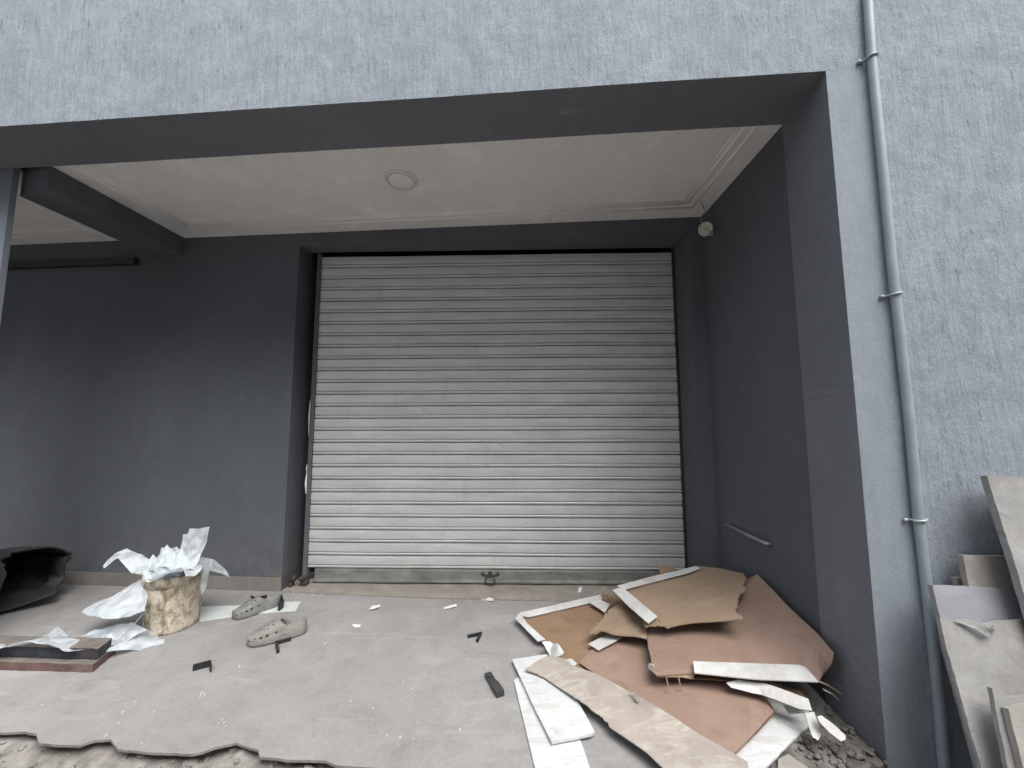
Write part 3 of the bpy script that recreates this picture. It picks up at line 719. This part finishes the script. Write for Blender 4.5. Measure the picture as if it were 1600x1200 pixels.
# ------------------------------------------------------------------ clogs
def clog(name, label, toe, heel, mat, tiltz, holes=True):
    toe = Vector(toe); heel = Vector(heel); L = (heel-toe).length
    ax = (heel-toe).normalized(); sd_ = Vector((-ax.y, ax.x, 0)).normalized(); up = Vector((0, 0, 1))
    T = thing(name, label, 'clog', (toe+heel)/2, 'pair of rubber clogs')
    def wd(t):   # half width, wide toe box
        k = [(0, .014), (.04, .036), (.12, .050), (.28, .058), (.42, .055), (.6, .047), (.8, .045), (.93, .037), (.98, .024), (1, .012)]
        for (a, b), (c, d) in zip(k[:-1], k[1:]):
            if a <= t <= c:
                s = (t-a)/(c-a); s = s*s*(3-2*s) if a > .1 and c < .9 else math.sin(s*math.pi/2) if a < .1 else s; return b+(d-b)*s
        return .01
    sc = L/.27
    def W(t, x, z): return toe+ax*(t*L)+sd_*(x*sc)+up*(z*sc)
    def rimh(t): return .026+(.012*min(1, max(0, t-.3)/.15))+.020*max(0, (t-.62)/.38)**1.3
    ts = [0, .015, .04, .08, .13, .2, .28, .36, .45, .54, .62, .7, .78, .86, .92, .96, .985, 1]
    V = []; Fc = []; n = 0
    for t in ts:
        w_ = wd(t); h = rimh(t)+.012; iw = max(.002, w_-.007)
        s = [(-w_*.86, .0), (-w_*1.0, .006), (-w_*1.02, .015), (-w_*.97, .022), (-w_*.96, h-.002), (-w_*.93+.001, h), (-iw, h-.003), (-iw*.9, .024), (0, .020), (iw*.9, .024), (iw, h-.003), (w_*.93-.001, h), (w_*.96, h-.002), (w_*.97, .022), (w_*1.02, .015), (w_, .006), (w_*.86, 0)]
        lift = .010*max(0, 1-t/.15)**2 + .004*max(0, (t-.85)/.15)
        n = len(s); V += [W(t, x, z+lift) for x, z in s]
    for i in range(len(ts)-1):
        for k in range(n): Fc.append((i*n+k, i*n+(k+1) % n, (i+1)*n+(k+1) % n, (i+1)*n+k))
    Fc.append(tuple(range(n))[::-1]); Fc.append(tuple((len(ts)-1)*n+k for k in range(n)))
    link('sole', V, Fc, mat, T, smooth=True)
    # upper dome: outer + inner shell
    tu = [.0, .015, .04, .08, .13, .2, .28, .36, .43, .49, .535]
    def arc(t, off, k, m_):
        a = math.pi*k/m_; w_ = max(.004, wd(t)*.97-off)
        top = .040+.054*math.sin(min(1, t/.52)*math.pi/2)**1.15-off
        side = .5-abs(k/m_-.5)
        tt = t+ (-.10*(math.sin(a))**2+.10 if t > .5 else 0)*0
        # the throat edge sweeps back down the sides
        if t > .36: tt = t+(t-.36)*1.5*(1-math.sin(a)**1.3)
        ww = max(.004, wd(tt)*.97-off) if t > .36 else w_
        lift = .010*max(0, 1-t/.15)**2
        return W(tt, -ww*math.copysign(abs(math.cos(a))**.75, math.cos(a)), .018+lift+(top-.018)*math.sin(a)**.85)
    m_ = 20; V = []; Fc = []
    for t in tu: V += [arc(t, 0, k, m_) for k in range(m_+1)]
    inn = tu[::-1][:-2]
    for t in inn: V += [arc(t, .006, k, m_) for k in range(m_+1)]
    R = len(tu)+len(inn); q = m_+1
    for i in range(R-1):
        for k in range(m_): Fc.append((i*q+k, i*q+k+1, (i+1)*q+k+1, (i+1)*q+k))
    link('upper', V, Fc, mat, T, smooth=True)
    if holes:
        mb = MB()
        def hole(t, f, r):
            k = f*m_; c = arc(t, 0, k, m_); e1 = (arc(t+.02, 0, k, m_)-c).normalized(); e2 = (arc(t, 0, k+.5, m_)-c).normalized()
            nn = e1.cross(e2); 
            if nn.dot(c-W(t, 0, .02)) < 0: nn = -nn
            c = c+nn*.0006
            mb.add([c+nn*.0004]+[c+e1*math.cos(a)*r+e2*math.sin(a)*r for a in [i*2*math.pi/10 for i in range(10)]], [(0, i+1, (i+1) % 10+1) for i in range(10)])
        for side in (0, 1):
            for t in (.045, .13, .23, .33, .42): hole(t, .13 if not side else .87, .0062)
        for t, fs in ((.20, (.42, .58)), (.27, (.35, .5, .65)), (.34, (.3, .43, .57, .7)), (.41, (.36, .5, .64))):
            for f in fs: hole(t, f, .0042)
        mb.build('vent_holes', BLACK, T)
    return T
ta = at(386, 1008); ha = at(474, 988)
C1 = clog('clog', 'light grey rubber clog with vent holes, the nearer of the pair', ta, ha+(ha-ta)*.06, CLOG, 0)
tb = at(363, 968); hb = at(437, 944)
C2 = clog('clog', 'darker grey clog with black scraps stuck on it, farther from the viewer', tb, hb, CLOGD, 0, True)
# black plastic pieces
def bracket(label, a, b, c, h, t=.006, width=.03, lean=0):
    """folded strip: run a->b then b->c, standing/lying with height h"""
    mb = MB(); 
    for p, q in ((a, b), (b, c)):
        p = Vector(p); q = Vector(q); d = (q-p).normalized(); s = Vector((-d.y, d.x, 0)).normalized()*t*.5
        e = d*t*.4
        p_, q_ = p-e, q+e
        mb.hexa([p_-s, q_-s, q_+s, p_+s, p_-s+Vector((0, 0, h)), q_-s+Vector((0, 0, h)), q_+s+Vector((0, 0, h)), p_+s+Vector((0, 0, h))])
    o = mb.build('plastic_clip', BLACK, base=Vector(b))
    return tag(o, label, 'clip', 'black plastic offcuts')
bracket('black L-shaped plastic offcut lying left of centre, below the near clog', at(302, 1048, .002), at(328, 1041, .002), at(329, 1050, .002), .026)
bracket('black L-shaped plastic offcut lying alone in mid floor before the shutter', at(732, 996, .001), at(751, 992, .001), at(746, 1003, .001), .012, .012)
bracket('black plastic offcut sticking out from under the near clog', at(453, 1001, .001), at(432, 1007, .001), at(434, 1020, .001), .014, .012)
h2 = (tb+hb)/2
bracket('black plastic offcut leaning at the heel of the farther clog', at(436, 955, .001), at(441, 951, .001), at(439, 943, .001), .05, .010)
q1 = ony(393, 935, h2.y-.02); q2 = ony(399, 938, h2.y-.0); q3 = ony(416, 934, h2.y+.03)
bracket('black twisted plastic offcut lying on top of the farther clog', q1, q2, q3, .016, .010)
# grey hinge clip
a = at(762, 1055, .004); b = at(772, 1072, .004); c = at(782, 1088, .004)
mb = MB()
def slab2(p, q, wdt, z0, z1, mb):
    d = (q-p).normalized(); s = Vector((-d.y, d.x, 0)).normalized()*wdt/2
    mb.hexa([Vector((*(v.xy), z)) for z in (z0, z1) for v in (p-s, q-s, q+s, p+s)])
slab2(a, b, .030, .002, .016, mb); slab2(b, c, .034, .002, .022, mb); slab2(a+(b-a)*.3, a+(b-a)*.5, .02, .016, .021, mb)
o = mb.build('hinge', m_simple('dark_grey_metal', (.055, .055, .058), .5, .2, metallic=.3), base=b)
tag(o, 'dark grey hinge lying on the floor left of the white boards', 'hinge')

# paper scraps
for lab, pl_ in (('curled white paper scrap nearest the left of the shutter opening', [(577, 950), (583, 946), (594, 945), (594, 948), (585, 951), (577, 952)]),
                 ('white paper scrap centred in front of the shutter, bow-shaped', [(693, 949), (702, 946), (713, 944), (714, 947), (703, 950), (694, 951)]),
                 ('short white paper scrap nearest the shutter lock', [(753, 933), (760, 933), (771, 935), (770, 939), (758, 937), (753, 936)]),
                 ('small oval white paper scrap lying nearest the viewer of the scraps', [(550, 976), (556, 975), (564, 977), (562, 980), (554, 980)]),
                 ('tiny white scrap left of the cardboard, under the shutter rail', [(903, 919), (910, 916), (908, 924), (903, 926)])):
    pts = [at(x, y, .006+random.uniform(-.002, .006)) for x, y in pl_]
    tag(sheet('paper_scrap', pts, m_simple('paper', (.72, .71, .68), .7, .05), base=cen(pts), th=.0015, grid=.008, warp=.004, wscale=30), lab, 'paper scrap', 'paper scraps on the floor')
mb = MB()
for (x, y, s, k) in ((318, 1084, 10, 9), (348, 1126, 14, 10), (167, 1149, 4, 3), (212, 1103, 12, 5), (508, 1006, 2, 2), (762, 1044, 2, 2), (375, 1040, 8, 4), (630, 1080, 40, 6), (60, 1110, 30, 5), (480, 930, 18, 14), (463, 935, 14, 8), (455, 922, 22, 22), (492, 918, 16, 14), (640, 1150, 90, 10), (200, 1130, 80, 8), (560, 1100, 60, 10), (250, 1130, 60, 9)):
    for i in range(int(k*.7)+1):
        p = at(x+random.gauss(0, s*.5), y+random.gauss(0, s*.25), .001); r = random.uniform(.0015, .004)
        r *= random.choice((.5, .7, 1, 1.2)); mb.lathe([(r, 0), (r*.8, r*.5), (0, r*.6)], p, 6, wob=1.4)
for i in range(0):
    pass
tag(mb.build('plaster_crumbs', m_simple('plaster_white', (.52, .50, .47), .85, .15)), 'scattered white plaster crumbs on the cement floor', 'crumbs', kind='stuff')

# ------------------------------------------------------------------ boards and cardboard, right
def card(name, label, cat, px, mat, group=None, **k):
    pts = [at(x, y, z) for x, y, z in px]
    k.setdefault('th', .004); k.setdefault('grid', .025)
    o = sheet(name, pts, mat, base=cen(pts), **k)
    return tag(o, label, cat, group), pts
def piece(name, par, px, mat, **k):
    pts = [at(x, y, z) for x, y, z in px]; k.setdefault('th', .003); k.setdefault('grid', .02)
    V, Fc, M = sheet_geo(pts, **k)
    return link(name, V, Fc, mat, par, mi=M)
GW = 'white boards by the cardboard heap'; GC = 'torn cardboard sheets'; GS = 'loose white edging strips'
card('white_board', 'narrow white board running out of the picture under the other white board', 'board', [(803, 1063, .008), (811, 1057, .008), (860, 1085, .008), (905, 1150, .009), (922, 1200, .009), (936, 1240, .009), (852, 1240, .009), (836, 1200, .009), (818, 1125, .008)], WHITEB, GW, th=.007, rag=.0015)
card('white_board', 'wedge-shaped white board on top, beside the plastered cardboard strip', 'board', [(800, 1030, .022), (855, 1022, .022), (895, 1080, .023), (929, 1143, .024), (923, 1147, .024), (862, 1159, .024), (830, 1095, .023)], WHITEB, GW, th=.009, rag=.001)
# P lowest white board on the right
card('white_board', 'white board under the cardboard at the heap\'s lower right corner', 'board', [(1150, 1075, .03), (1200, 1080, .035), (1240, 1095, .035), (1264, 1120, .03), (1263, 1134, .03), (1230, 1165, .028), (1196, 1200, .026), (1185, 1215, .026), (1150, 1200, .022), (1120, 1150, .025)], WHITEB, GW, th=.006, rag=.002)
# C big lower sheet
cz = [(808, 962, .035), (860, 946, .04), (938, 930, .05), (1010, 925, .06), (1100, 960, .07), (1170, 1040, .06), (1211, 1114, .045), (1180, 1145, .040), (1147, 1178, .034), (1080, 1150, .03), (980, 1092, .03), (880, 1040, .03), (848, 1001, .03)]
cs, _ = card('cardboard_sheet', 'large tan cardboard sheet with white edging, lowest of the heap', 'cardboard', cz, CARD1, GC, rag=.0015, warp=.010, wscale=4, seed=3)
piece('edging', cs, [(808, 961, .044), (812, 963, .044), (870, 952, .047), (946, 937, .056), (949, 942, .056), (938, 930, .058), (860, 945, .05), (820, 957, .046)][0:1]+[(813, 957, .046), (938, 929, .060), (943, 937, .060), (826, 964, .046)], STRIP, rag=.001)
piece('edging', cs, [(805, 966, .040), (812, 958, .046), (824, 974, .046), (852, 999, .043), (840, 1002, .036)], STRIP, rag=.002)
# pink part over it
card('cardboard_sheet', 'pinkish cardboard sheet showing between the plastered strip and the raised sheet', 'cardboard', [(905, 1035, .046), (940, 1000, .055), (990, 985, .07), (1060, 985, .085), (1150, 1030, .085), (1180, 1075, .07), (1209, 1113, .062), (1147, 1176, .050), (1080, 1145, .046), (990, 1092, .044)], CARD2, GC, rag=.001, warp=.008, wscale=4, seed=12, th=.003)
# white flap between
card('edging_strip', 'crumpled white edging curl at the left tip of the plastered strip', 'strip', [(846, 1003, .06), (860, 1003, .06), (872, 1009, .065), (881, 1018, .07), (877, 1026, .06), (864, 1026, .05), (855, 1016, .045)], STRIP, GS, warp=.03, wscale=20, th=.0015, grid=.01)
card('edging_strip', 'small square white strip end poking out above the plastered strip', 'strip', [(880, 1031, .06), (893, 1029, .06), (902, 1037, .06), (890, 1044, .06)], STRIP, GS, th=.002)
# E plastered strip
card('cardboard_strip', 'long beige cardboard strip smeared with white plaster across the front', 'cardboard', [(820, 1043, .045), (838, 1032, .055), (858, 1023, .065), (880, 1028, .07), (896, 1040, .068), (930, 1053, .066), (1000, 1088, .064), (1100, 1150, .062), (1168, 1189, .062), (1175, 1230, .058), (1070, 1230, .05), (1010, 1175, .045), (952, 1135, .042), (950, 1128, .042), (895, 1088, .038), (848, 1055, .038)], CARD4, GC, rag=.0015, torn=(1, 2, 3, 4, 13, 15), tear=.004, warp=.012, wscale=5, seed=5, th=.004)
piece('torn_tab', bpy.data.objects['cardboard_strip'], [(983, 1080, .075), (991, 1082, .082), (1000, 1092, .078), (996, 1097, .07)], CARD4, rag=.003, grid=.01)
# G strip
card('edging_strip', 'white edging strip under the torn brown flap', 'strip', [(919, 1006, .066), (950, 990, .074), (974, 994, .08), (960, 1003, .078), (935, 1016, .068)], STRIP, GS, th=.002)
# F torn flap
card('cardboard_flap', 'torn brown cardboard flap with a ragged dark tip beside the tan sheet', 'cardboard', [(921, 986, .10), (935, 972, .10), (955, 950, .10), (975, 938, .10), (1000, 945, .12), (1012, 975, .13), (1010, 999, .12), (985, 995, .11), (960, 990, .112), (940, 982, .125), (930, 990, .11)], CARD3, GC, rag=.002, torn=(0, 10, 9, 1), tear=.010, warp=.015, wscale=9, seed=8)
card('edging_strip', 'short white strip tucked under the left end of the torn top sheet', 'strip', [(921, 941, .075), (936, 936, .08), (953, 944, .08), (945, 957, .075)], STRIP, GS, th=.002)
# torn grey clump
mb = MB()
for i in range(14):
    p = at(945+random.gauss(0, 8), 930+random.gauss(0, 4), .08+random.uniform(-.02, .04)); q = p+Vector((random.uniform(-.05, .05), random.uniform(-.03, .03), random.uniform(-.02, .03)))
    mb.tube([p, (p+q)/2+Vector((0, 0, .01)), q], [.003, .007, .002], 5, flat=.3)
tag(mb.build('torn_scraps', CARD3, base=at(945, 930)), 'shredded brown cardboard bits at the back of the heap', 'scraps', kind='stuff')
# H raised sheet leaning on the right wall
A_ = onx(1183, 897, XW-.03); B1 = onx(1228, 944, XW-.035); B2 = onx(1274, 985, XW-.035); C0 = onx(1303, 1020, XR-.03); C1_ = onx(1299, 1037, XR-.05)
hp = [at(985, 965, .125), at(1006, 968, .125), at(1012, 1005, .12), at(1020, 1050, .115), at(1026, 1055, .112), at(1084, 1052, .115), at(1180, 1056, .13), at(1278, 1064, .15), at(1285, 1052, .17), C1_, C0, B2, B1, A_, at(1168, 903, .30), at(1120, 905, .25), at(1040, 925, .17)]
hs_ = sheet('cardboard_sheet', hp, CARD2, base=cen(hp), th=.004, grid=.025, rag=.001, torn=(4, 5, 2), tear=.003, warp=.010, wscale=4, seed=21)
tag(hs_, 'pinkish brown cardboard sheet raised and leaning against the right side wall', 'cardboard', GC)
piece('torn_lip', hs_, [(1022, 1051, .115), (1052, 1046, .118), (1086, 1049, .12), (1084, 1060, .10), (1055, 1058, .105), (1030, 1058, .102)], CARD3, rag=.006, grid=.012)
piece('torn_lip', hs_, [(1014, 1036, .115), (1021, 1038, .118), (1023, 1053, .11), (1012, 1044, .09)], STRIP, rag=.004, grid=.012)
# I top sheet
def It(x, y, dz=.014):
    # height over the sloping sheet H
    t = max(0, min(1, (x-960)/220)); z = .14+.18*t**1.2 + dz - max(0, (y-930)/60)*.06*t
    return at(x, y, z)
ip = [It(962, 918), It(1000, 905), It(1050, 893), It(1093, 885), It(1130, 889), It(1160, 896), It(1166, 903), It(1161, 912), It(1164, 920), It(1156, 927), It(1152, 938), It(1149, 950), It(1153, 959), It(1161, 966), It(1110, 972), It(1065, 976), It(1042, 980), It(1030, 976), It(1008, 980), It(1003, 965), It(985, 948)]
io = sheet('cardboard_sheet', ip, CARD3, base=cen(ip), th=.004, grid=.025, rag=.0015, torn=(5, 6, 7, 8, 9, 10, 11, 12, 15, 16, 17), tear=.007, warp=.008, wscale=6, seed=31)
tag(io, 'topmost brown cardboard sheet with a white edge and torn right side', 'cardboard', GC)
V, Fc, M = sheet_geo([It(964, 915, .026), It(1010, 903, .026), It(1088, 884, .026), It(1093, 888, .026), It(1075, 895, .026), It(975, 921, .026)], th=.003, grid=.02, rag=.001)
link('edging', V, Fc, STRIP, io)
V, Fc, M = sheet_geo([It(957, 922, .030), It(972, 917, .032), It(1000, 940, .034), It(1027, 963, .036), It(1013, 974, .034), It(985, 950, .032)], th=.002, grid=.02, rag=.002)
tag(link('edging_strip', V, Fc, STRIP, base=It(990, 945, .03)), 'white edging strip laid across the left corner of the topmost sheet', 'strip', GS)
# brown scrap behind
pts = [at(1030, 886, .24), at(1040, 882, .26), at(1055, 888, .25), at(1050, 900, .2), at(1032, 902, .2)]
tag(sheet('cardboard_scrap', pts, CARD1, base=cen(pts), th=.004, grid=.015, rag=.006, warp=.01, wscale=15, nrm=(0, -1, .5)), 'dark brown cardboard scrap standing up behind the topmost sheet', 'cardboard', GC)
# K, L strips, tongues
card('edging_strip', 'long white edging strip along the front of the raised sheet', 'strip', [(1083, 1033, .145), (1170, 1036, .155), (1256, 1039, .175), (1279, 1065, .165), (1180, 1061, .145), (1085, 1051, .135)], STRIP, GS, th=.004)
card('edging_strip', 'second white edging strip hanging below the long one', 'strip', [(1135, 1067, .11), (1153, 1062, .12), (1195, 1068, .125), (1263, 1091, .125), (1269, 1110, .115), (1248, 1107, .11), (1190, 1085, .10), (1143, 1075, .10)], STRIP, GS, th=.003, warp=.006, wscale=12)
card('edging_strip', 'folded white strip end between the second strip and the lowest white board', 'strip', [(1222, 1100, .07), (1232, 1116, .065), (1262, 1113, .08), (1268, 1109, .09), (1245, 1105, .085)], STRIP, GS, th=.002)
card('edging_strip', 'white rounded strip tongue pointing down at the rubble', 'strip', [(1258, 1114, .11), (1272, 1112, .11), (1278, 1130, .085), (1283, 1150, .06), (1278, 1157, .055), (1270, 1151, .06), (1263, 1132, .085)], STRIP, GS, th=.0035, warp=.004)
card('edging_strip', 'white rounded strip tongue reaching toward the side wall', 'strip', [(1277, 1119, .12), (1284, 1118, .12), (1304, 1133, .10), (1321, 1149, .08), (1321, 1156, .075), (1314, 1158, .075), (1296, 1144, .09), (1281, 1128, .11)], STRIP, GS, th=.0035, warp=.004)
for (x0, y0, x1, y1, lb) in ((1276, 1063, 1321, 1084, 'upper brown sliver of wood poking from the raised sheet to the wall'), (1288, 1078, 1312, 1095, 'lower brown sliver of wood poking from the raised sheet to the wall')):
    a = at(x0, y0, .15); b = at(x1, y1, .11); b.x = min(b.x, XR-.01)
    mm = MB(); mm.tube([a, (a+b)/2+Vector((0, 0, .005)), b], [.008, .006, .003], 6, flat=.4)
    tag(mm.build('wood_sliver', m_simple('splinter', (.26, .20, .15), .8, .2), base=a), lb, 'splinter')
# support inside: crumpled cardboard under the raised sheet
card('cardboard_sheet', 'dark crumpled cardboard layer visible in the gap under the raised sheet', 'cardboard', [(1022, 1058, .085), (1080, 1060, .09), (1200, 1066, .10), (1252, 1080, .09), (1262, 1095, .08), (1200, 1075, .085), (1215, 1010, .14), (1150, 960, .16), (1040, 960, .09)], CARD1, GC, rag=.006, warp=.01, seed=40)
for (x, y) in ((1060, 1057), (1041, 1057)):
    a = at(x, y, .11); mm = MB()
    mm.tube([a, a+Vector((.002, -.005, -.02)), a+Vector((.006, -.008, -.045)), a+Vector((-.004, -.01, -.055)), a+Vector((-.012, -.008, -.048))], .0025, 6, flat=.5)
    mm.build('torn_ribbon', CARD3, hs_)

# ------------------------------------------------------------------ rubble
def chunk(mb, c, r, seed, m=0):
    bm = bmesh.new(); bmesh.ops.create_icosphere(bm, subdivisions=2 if r > .02 else 1, radius=1)
    ax = Vector((random.uniform(.7, 1.3), random.uniform(.7, 1.3), random.uniform(.45, .8)))
    for v in bm.verts:
        q = v.co.copy(); n_ = noise.noise(q*1.6+Vector((seed*7.1, 0, 0))); q *= (1+.5*n_)
        q = Vector((round(q.x*2.2)/2.2*.5+q.x*.5, round(q.y*2.2)/2.2*.5+q.y*.5, round(q.z*2.2)/2.2*.5+q.z*.5))
        v.co = Vector((q.x*ax.x, q.y*ax.y, q.z*ax.z))*r
    rot = Matrix.Rotation(random.uniform(0, 6), 3, 'Z') @ Matrix.Rotation(random.uniform(-.5, .5), 3, 'X')
    bm.verts.index_update()
    mb.add([rot @ v.co + c for v in bm.verts], [[v.index for v in f.verts] for f in bm.faces], m); bm.free()
mb = MB()
nxg, nyg = 130, 34; V = []; Fc = []
def rz(x, y):
    e = 1.44 - .0*x
    d = 1.50-.06*(x) - y      # distance in front of the slab edge
    z = -.030-max(0, d-.1)*.16 + .014*noise.noise(Vector((x*5, y*5, 2))) + .012*noise.noise(Vector((x*14, y*14, 4))) + .007*noise.noise(Vector((x*45, y*45, 4)))
    return max(GZ-.02, min(-.016, z))
for j in range(nyg+1):
    for i in range(nxg+1):
        x = -3.6+(XR+3.6-.01)*i/nxg; y = .45+(1.78-.05*x-.12-.45)*j/nyg
        V.append((x, y, rz(x, y) if j > 0 else GZ-.02))
for j in range(nyg):
    for i in range(nxg): Fc.append((j*(nxg+1)+i, j*(nxg+1)+i+1, (j+1)*(nxg+1)+i+1, (j+1)*(nxg+1)+i))
mb.add(V, Fc)
for i in range(1500):
    x = random.uniform(-2.4, 1.1); y = random.uniform(.95, 1.46-.05*x); r = random.choice((.003, .004, .005, .006, .008, .012, .020))
    chunk(mb, Vector((x, y, rz(x, y)+r*.2)), r, i)
o = mb.build('rubble', RUBBLE); tag(o, 'broken concrete and soil in front of the broken floor edge', 'rubble', kind='stuff')
mb = MB()
for i in range(420):
    x = min(XR-.012, random.gauss(1.01, .07)); y = random.gauss(1.45, .07); r = random.choice((.003, .004, .005, .006, .008, .012))
    chunk(mb, Vector((x, y, .012+r*.5)), r, i+900)
px_ = [(1215, 1165), (1250, 1145), (1290, 1128), (1310, 1108), (1345, 1150), (1382, 1195), (1340, 1215), (1200, 1215)]
pts = [at(x, y, .004) for x, y in px_]
for p in pts: p.x = min(p.x, XR-.003)
V, Fc, M = sheet_geo(pts, th=.004, grid=.012, rag=.01, warp=.03, wscale=12, fine=.010, idw=False); 
hh = len(V)//2; V = [Vector((p.x, p.y, max(p.z, .0)+.006)) for p in V[:hh]]; V += [p-Vector((0, 0, .012)) for p in V]
mb.add(V, Fc)
o = mb.build('rubble', m_simple('rubble_dark', (.15, .14, .125), .95, .4, 22, .8, 90, dirt=(.07, .06, .05), dirt_amt=.6), base=at(1300, 1150)); tag(o, 'small heap of broken cement in the corner beside the heap of cardboard', 'rubble', kind='stuff')
# pale stone scrap
card('white_board', 'broken pale board scrap under the lower right corner, among the rubble', 'board', [(1216, 1186, .02), (1232, 1178, .022), (1262, 1198, .022), (1262, 1225, .02), (1215, 1225, .02)], STONE2, GW, th=.01, rag=.004)

# ------------------------------------------------------------------ boards leaning on the facade
def lean(label, px, ztop_px, ytop, tan, mat, th=.018, rag=.002, warp=.003, fine=.0015, seed=1, name='cement_board'):
    P = ony(ztop_px[0], ztop_px[1], ytop); n_ = Vector((0, -1, tan)).normalized()
    pts = [onplane(x, y, P, n_) for x, y in px]
    q = []
    for p in pts:
        if p.z < GZ: p = Vector((p.x, P.y-(P.z-GZ)*tan, GZ+.002))
        q.append(p)
    b_ = cen(q); b_.z = GZ
    o = sheet(name, q, mat, base=b_, th=th, grid=.03, rag=rag*.7, warp=warp, fine=fine, idw=False, nrm=(0, -1, .3), seed=seed)
    return tag(o, label, 'board', 'cement boards leaning on the facade')
yw = YF(1.5)
lean('small pale cement board, hindmost of the leaning ones, just its corner showing', [(1495, 904), (1530, 902), (1620, 902), (1720, 1420), (1580, 1420)], (1495, 904), yw-.035, .12, STONE2, seed=2)
lean('beige rough cement board behind the big grey one', [(1505, 868), (1550, 869), (1700, 869), (1820, 1420), (1605, 1420)], (1505, 868), yw-.055, .17, STONE2, seed=3)
lean('tallest pale rough cement board, its top corner at the right edge', [(1543, 743), (1600, 745), (1900, 748), (1990, 1500), (1740, 1390)], (1543, 743), yw-.075, .24, STONE1, th=.02, seed=4)
lean('big smooth grey cement board standing in front of the beige ones', [(1457, 914), (1530, 917), (1640, 922), (1760, 1420), (1592, 1430), (1530, 1200), (1480, 1020), (1470, 970)], (1457, 914), yw-.085, .31, STONE3, th=.016, seed=5)
lean('rough grey cement board in front of the smooth one, with a torn upper edge', [(1468, 966), (1490, 970), (1515, 968), (1538, 975), (1560, 970), (1640, 966), (1770, 1420), (1586, 1430), (1532, 1200), (1484, 1025)], (1457, 914), yw-.110, .32, STONE1, th=.010, rag=.006, warp=.008, seed=6)
lean('narrow cement board strip standing at the front of the stack', [(1550, 1075), (1572, 1090), (1640, 1085), (1760, 1420), (1620, 1420)], (1550, 1075), yw-.235, .33, STONE1, th=.012, rag=.004, seed=7)
lean('low beige cement board, foremost of the stack at the right edge', [(1576, 1108), (1600, 1102), (1650, 1100), (1780, 1420), (1660, 1420)], (1576, 1108), yw-.265, .34, STONE2, th=.016, rag=.003, seed=8)
# peeled skin curl on the rough board
P = ony(1457, 914, yw-.110); n_ = Vector((0, -1, .32)).normalized()
q = [onplane(x, y, P, n_)+n_*d for x, y, d in ((1488, 970, .004), (1512, 972, .018), (1535, 980, .022), (1552, 976, .006), (1542, 990, .012), (1532, 993, .02), (1512, 980, .022))]
V, Fc, M = sheet_geo(q, th=.003, grid=.01, rag=.003, warp=.01, wscale=20, nrm=(0, -1, .3))
link('peeled_skin', V, Fc, STONE1, bpy.data.objects['cement_board.004'])
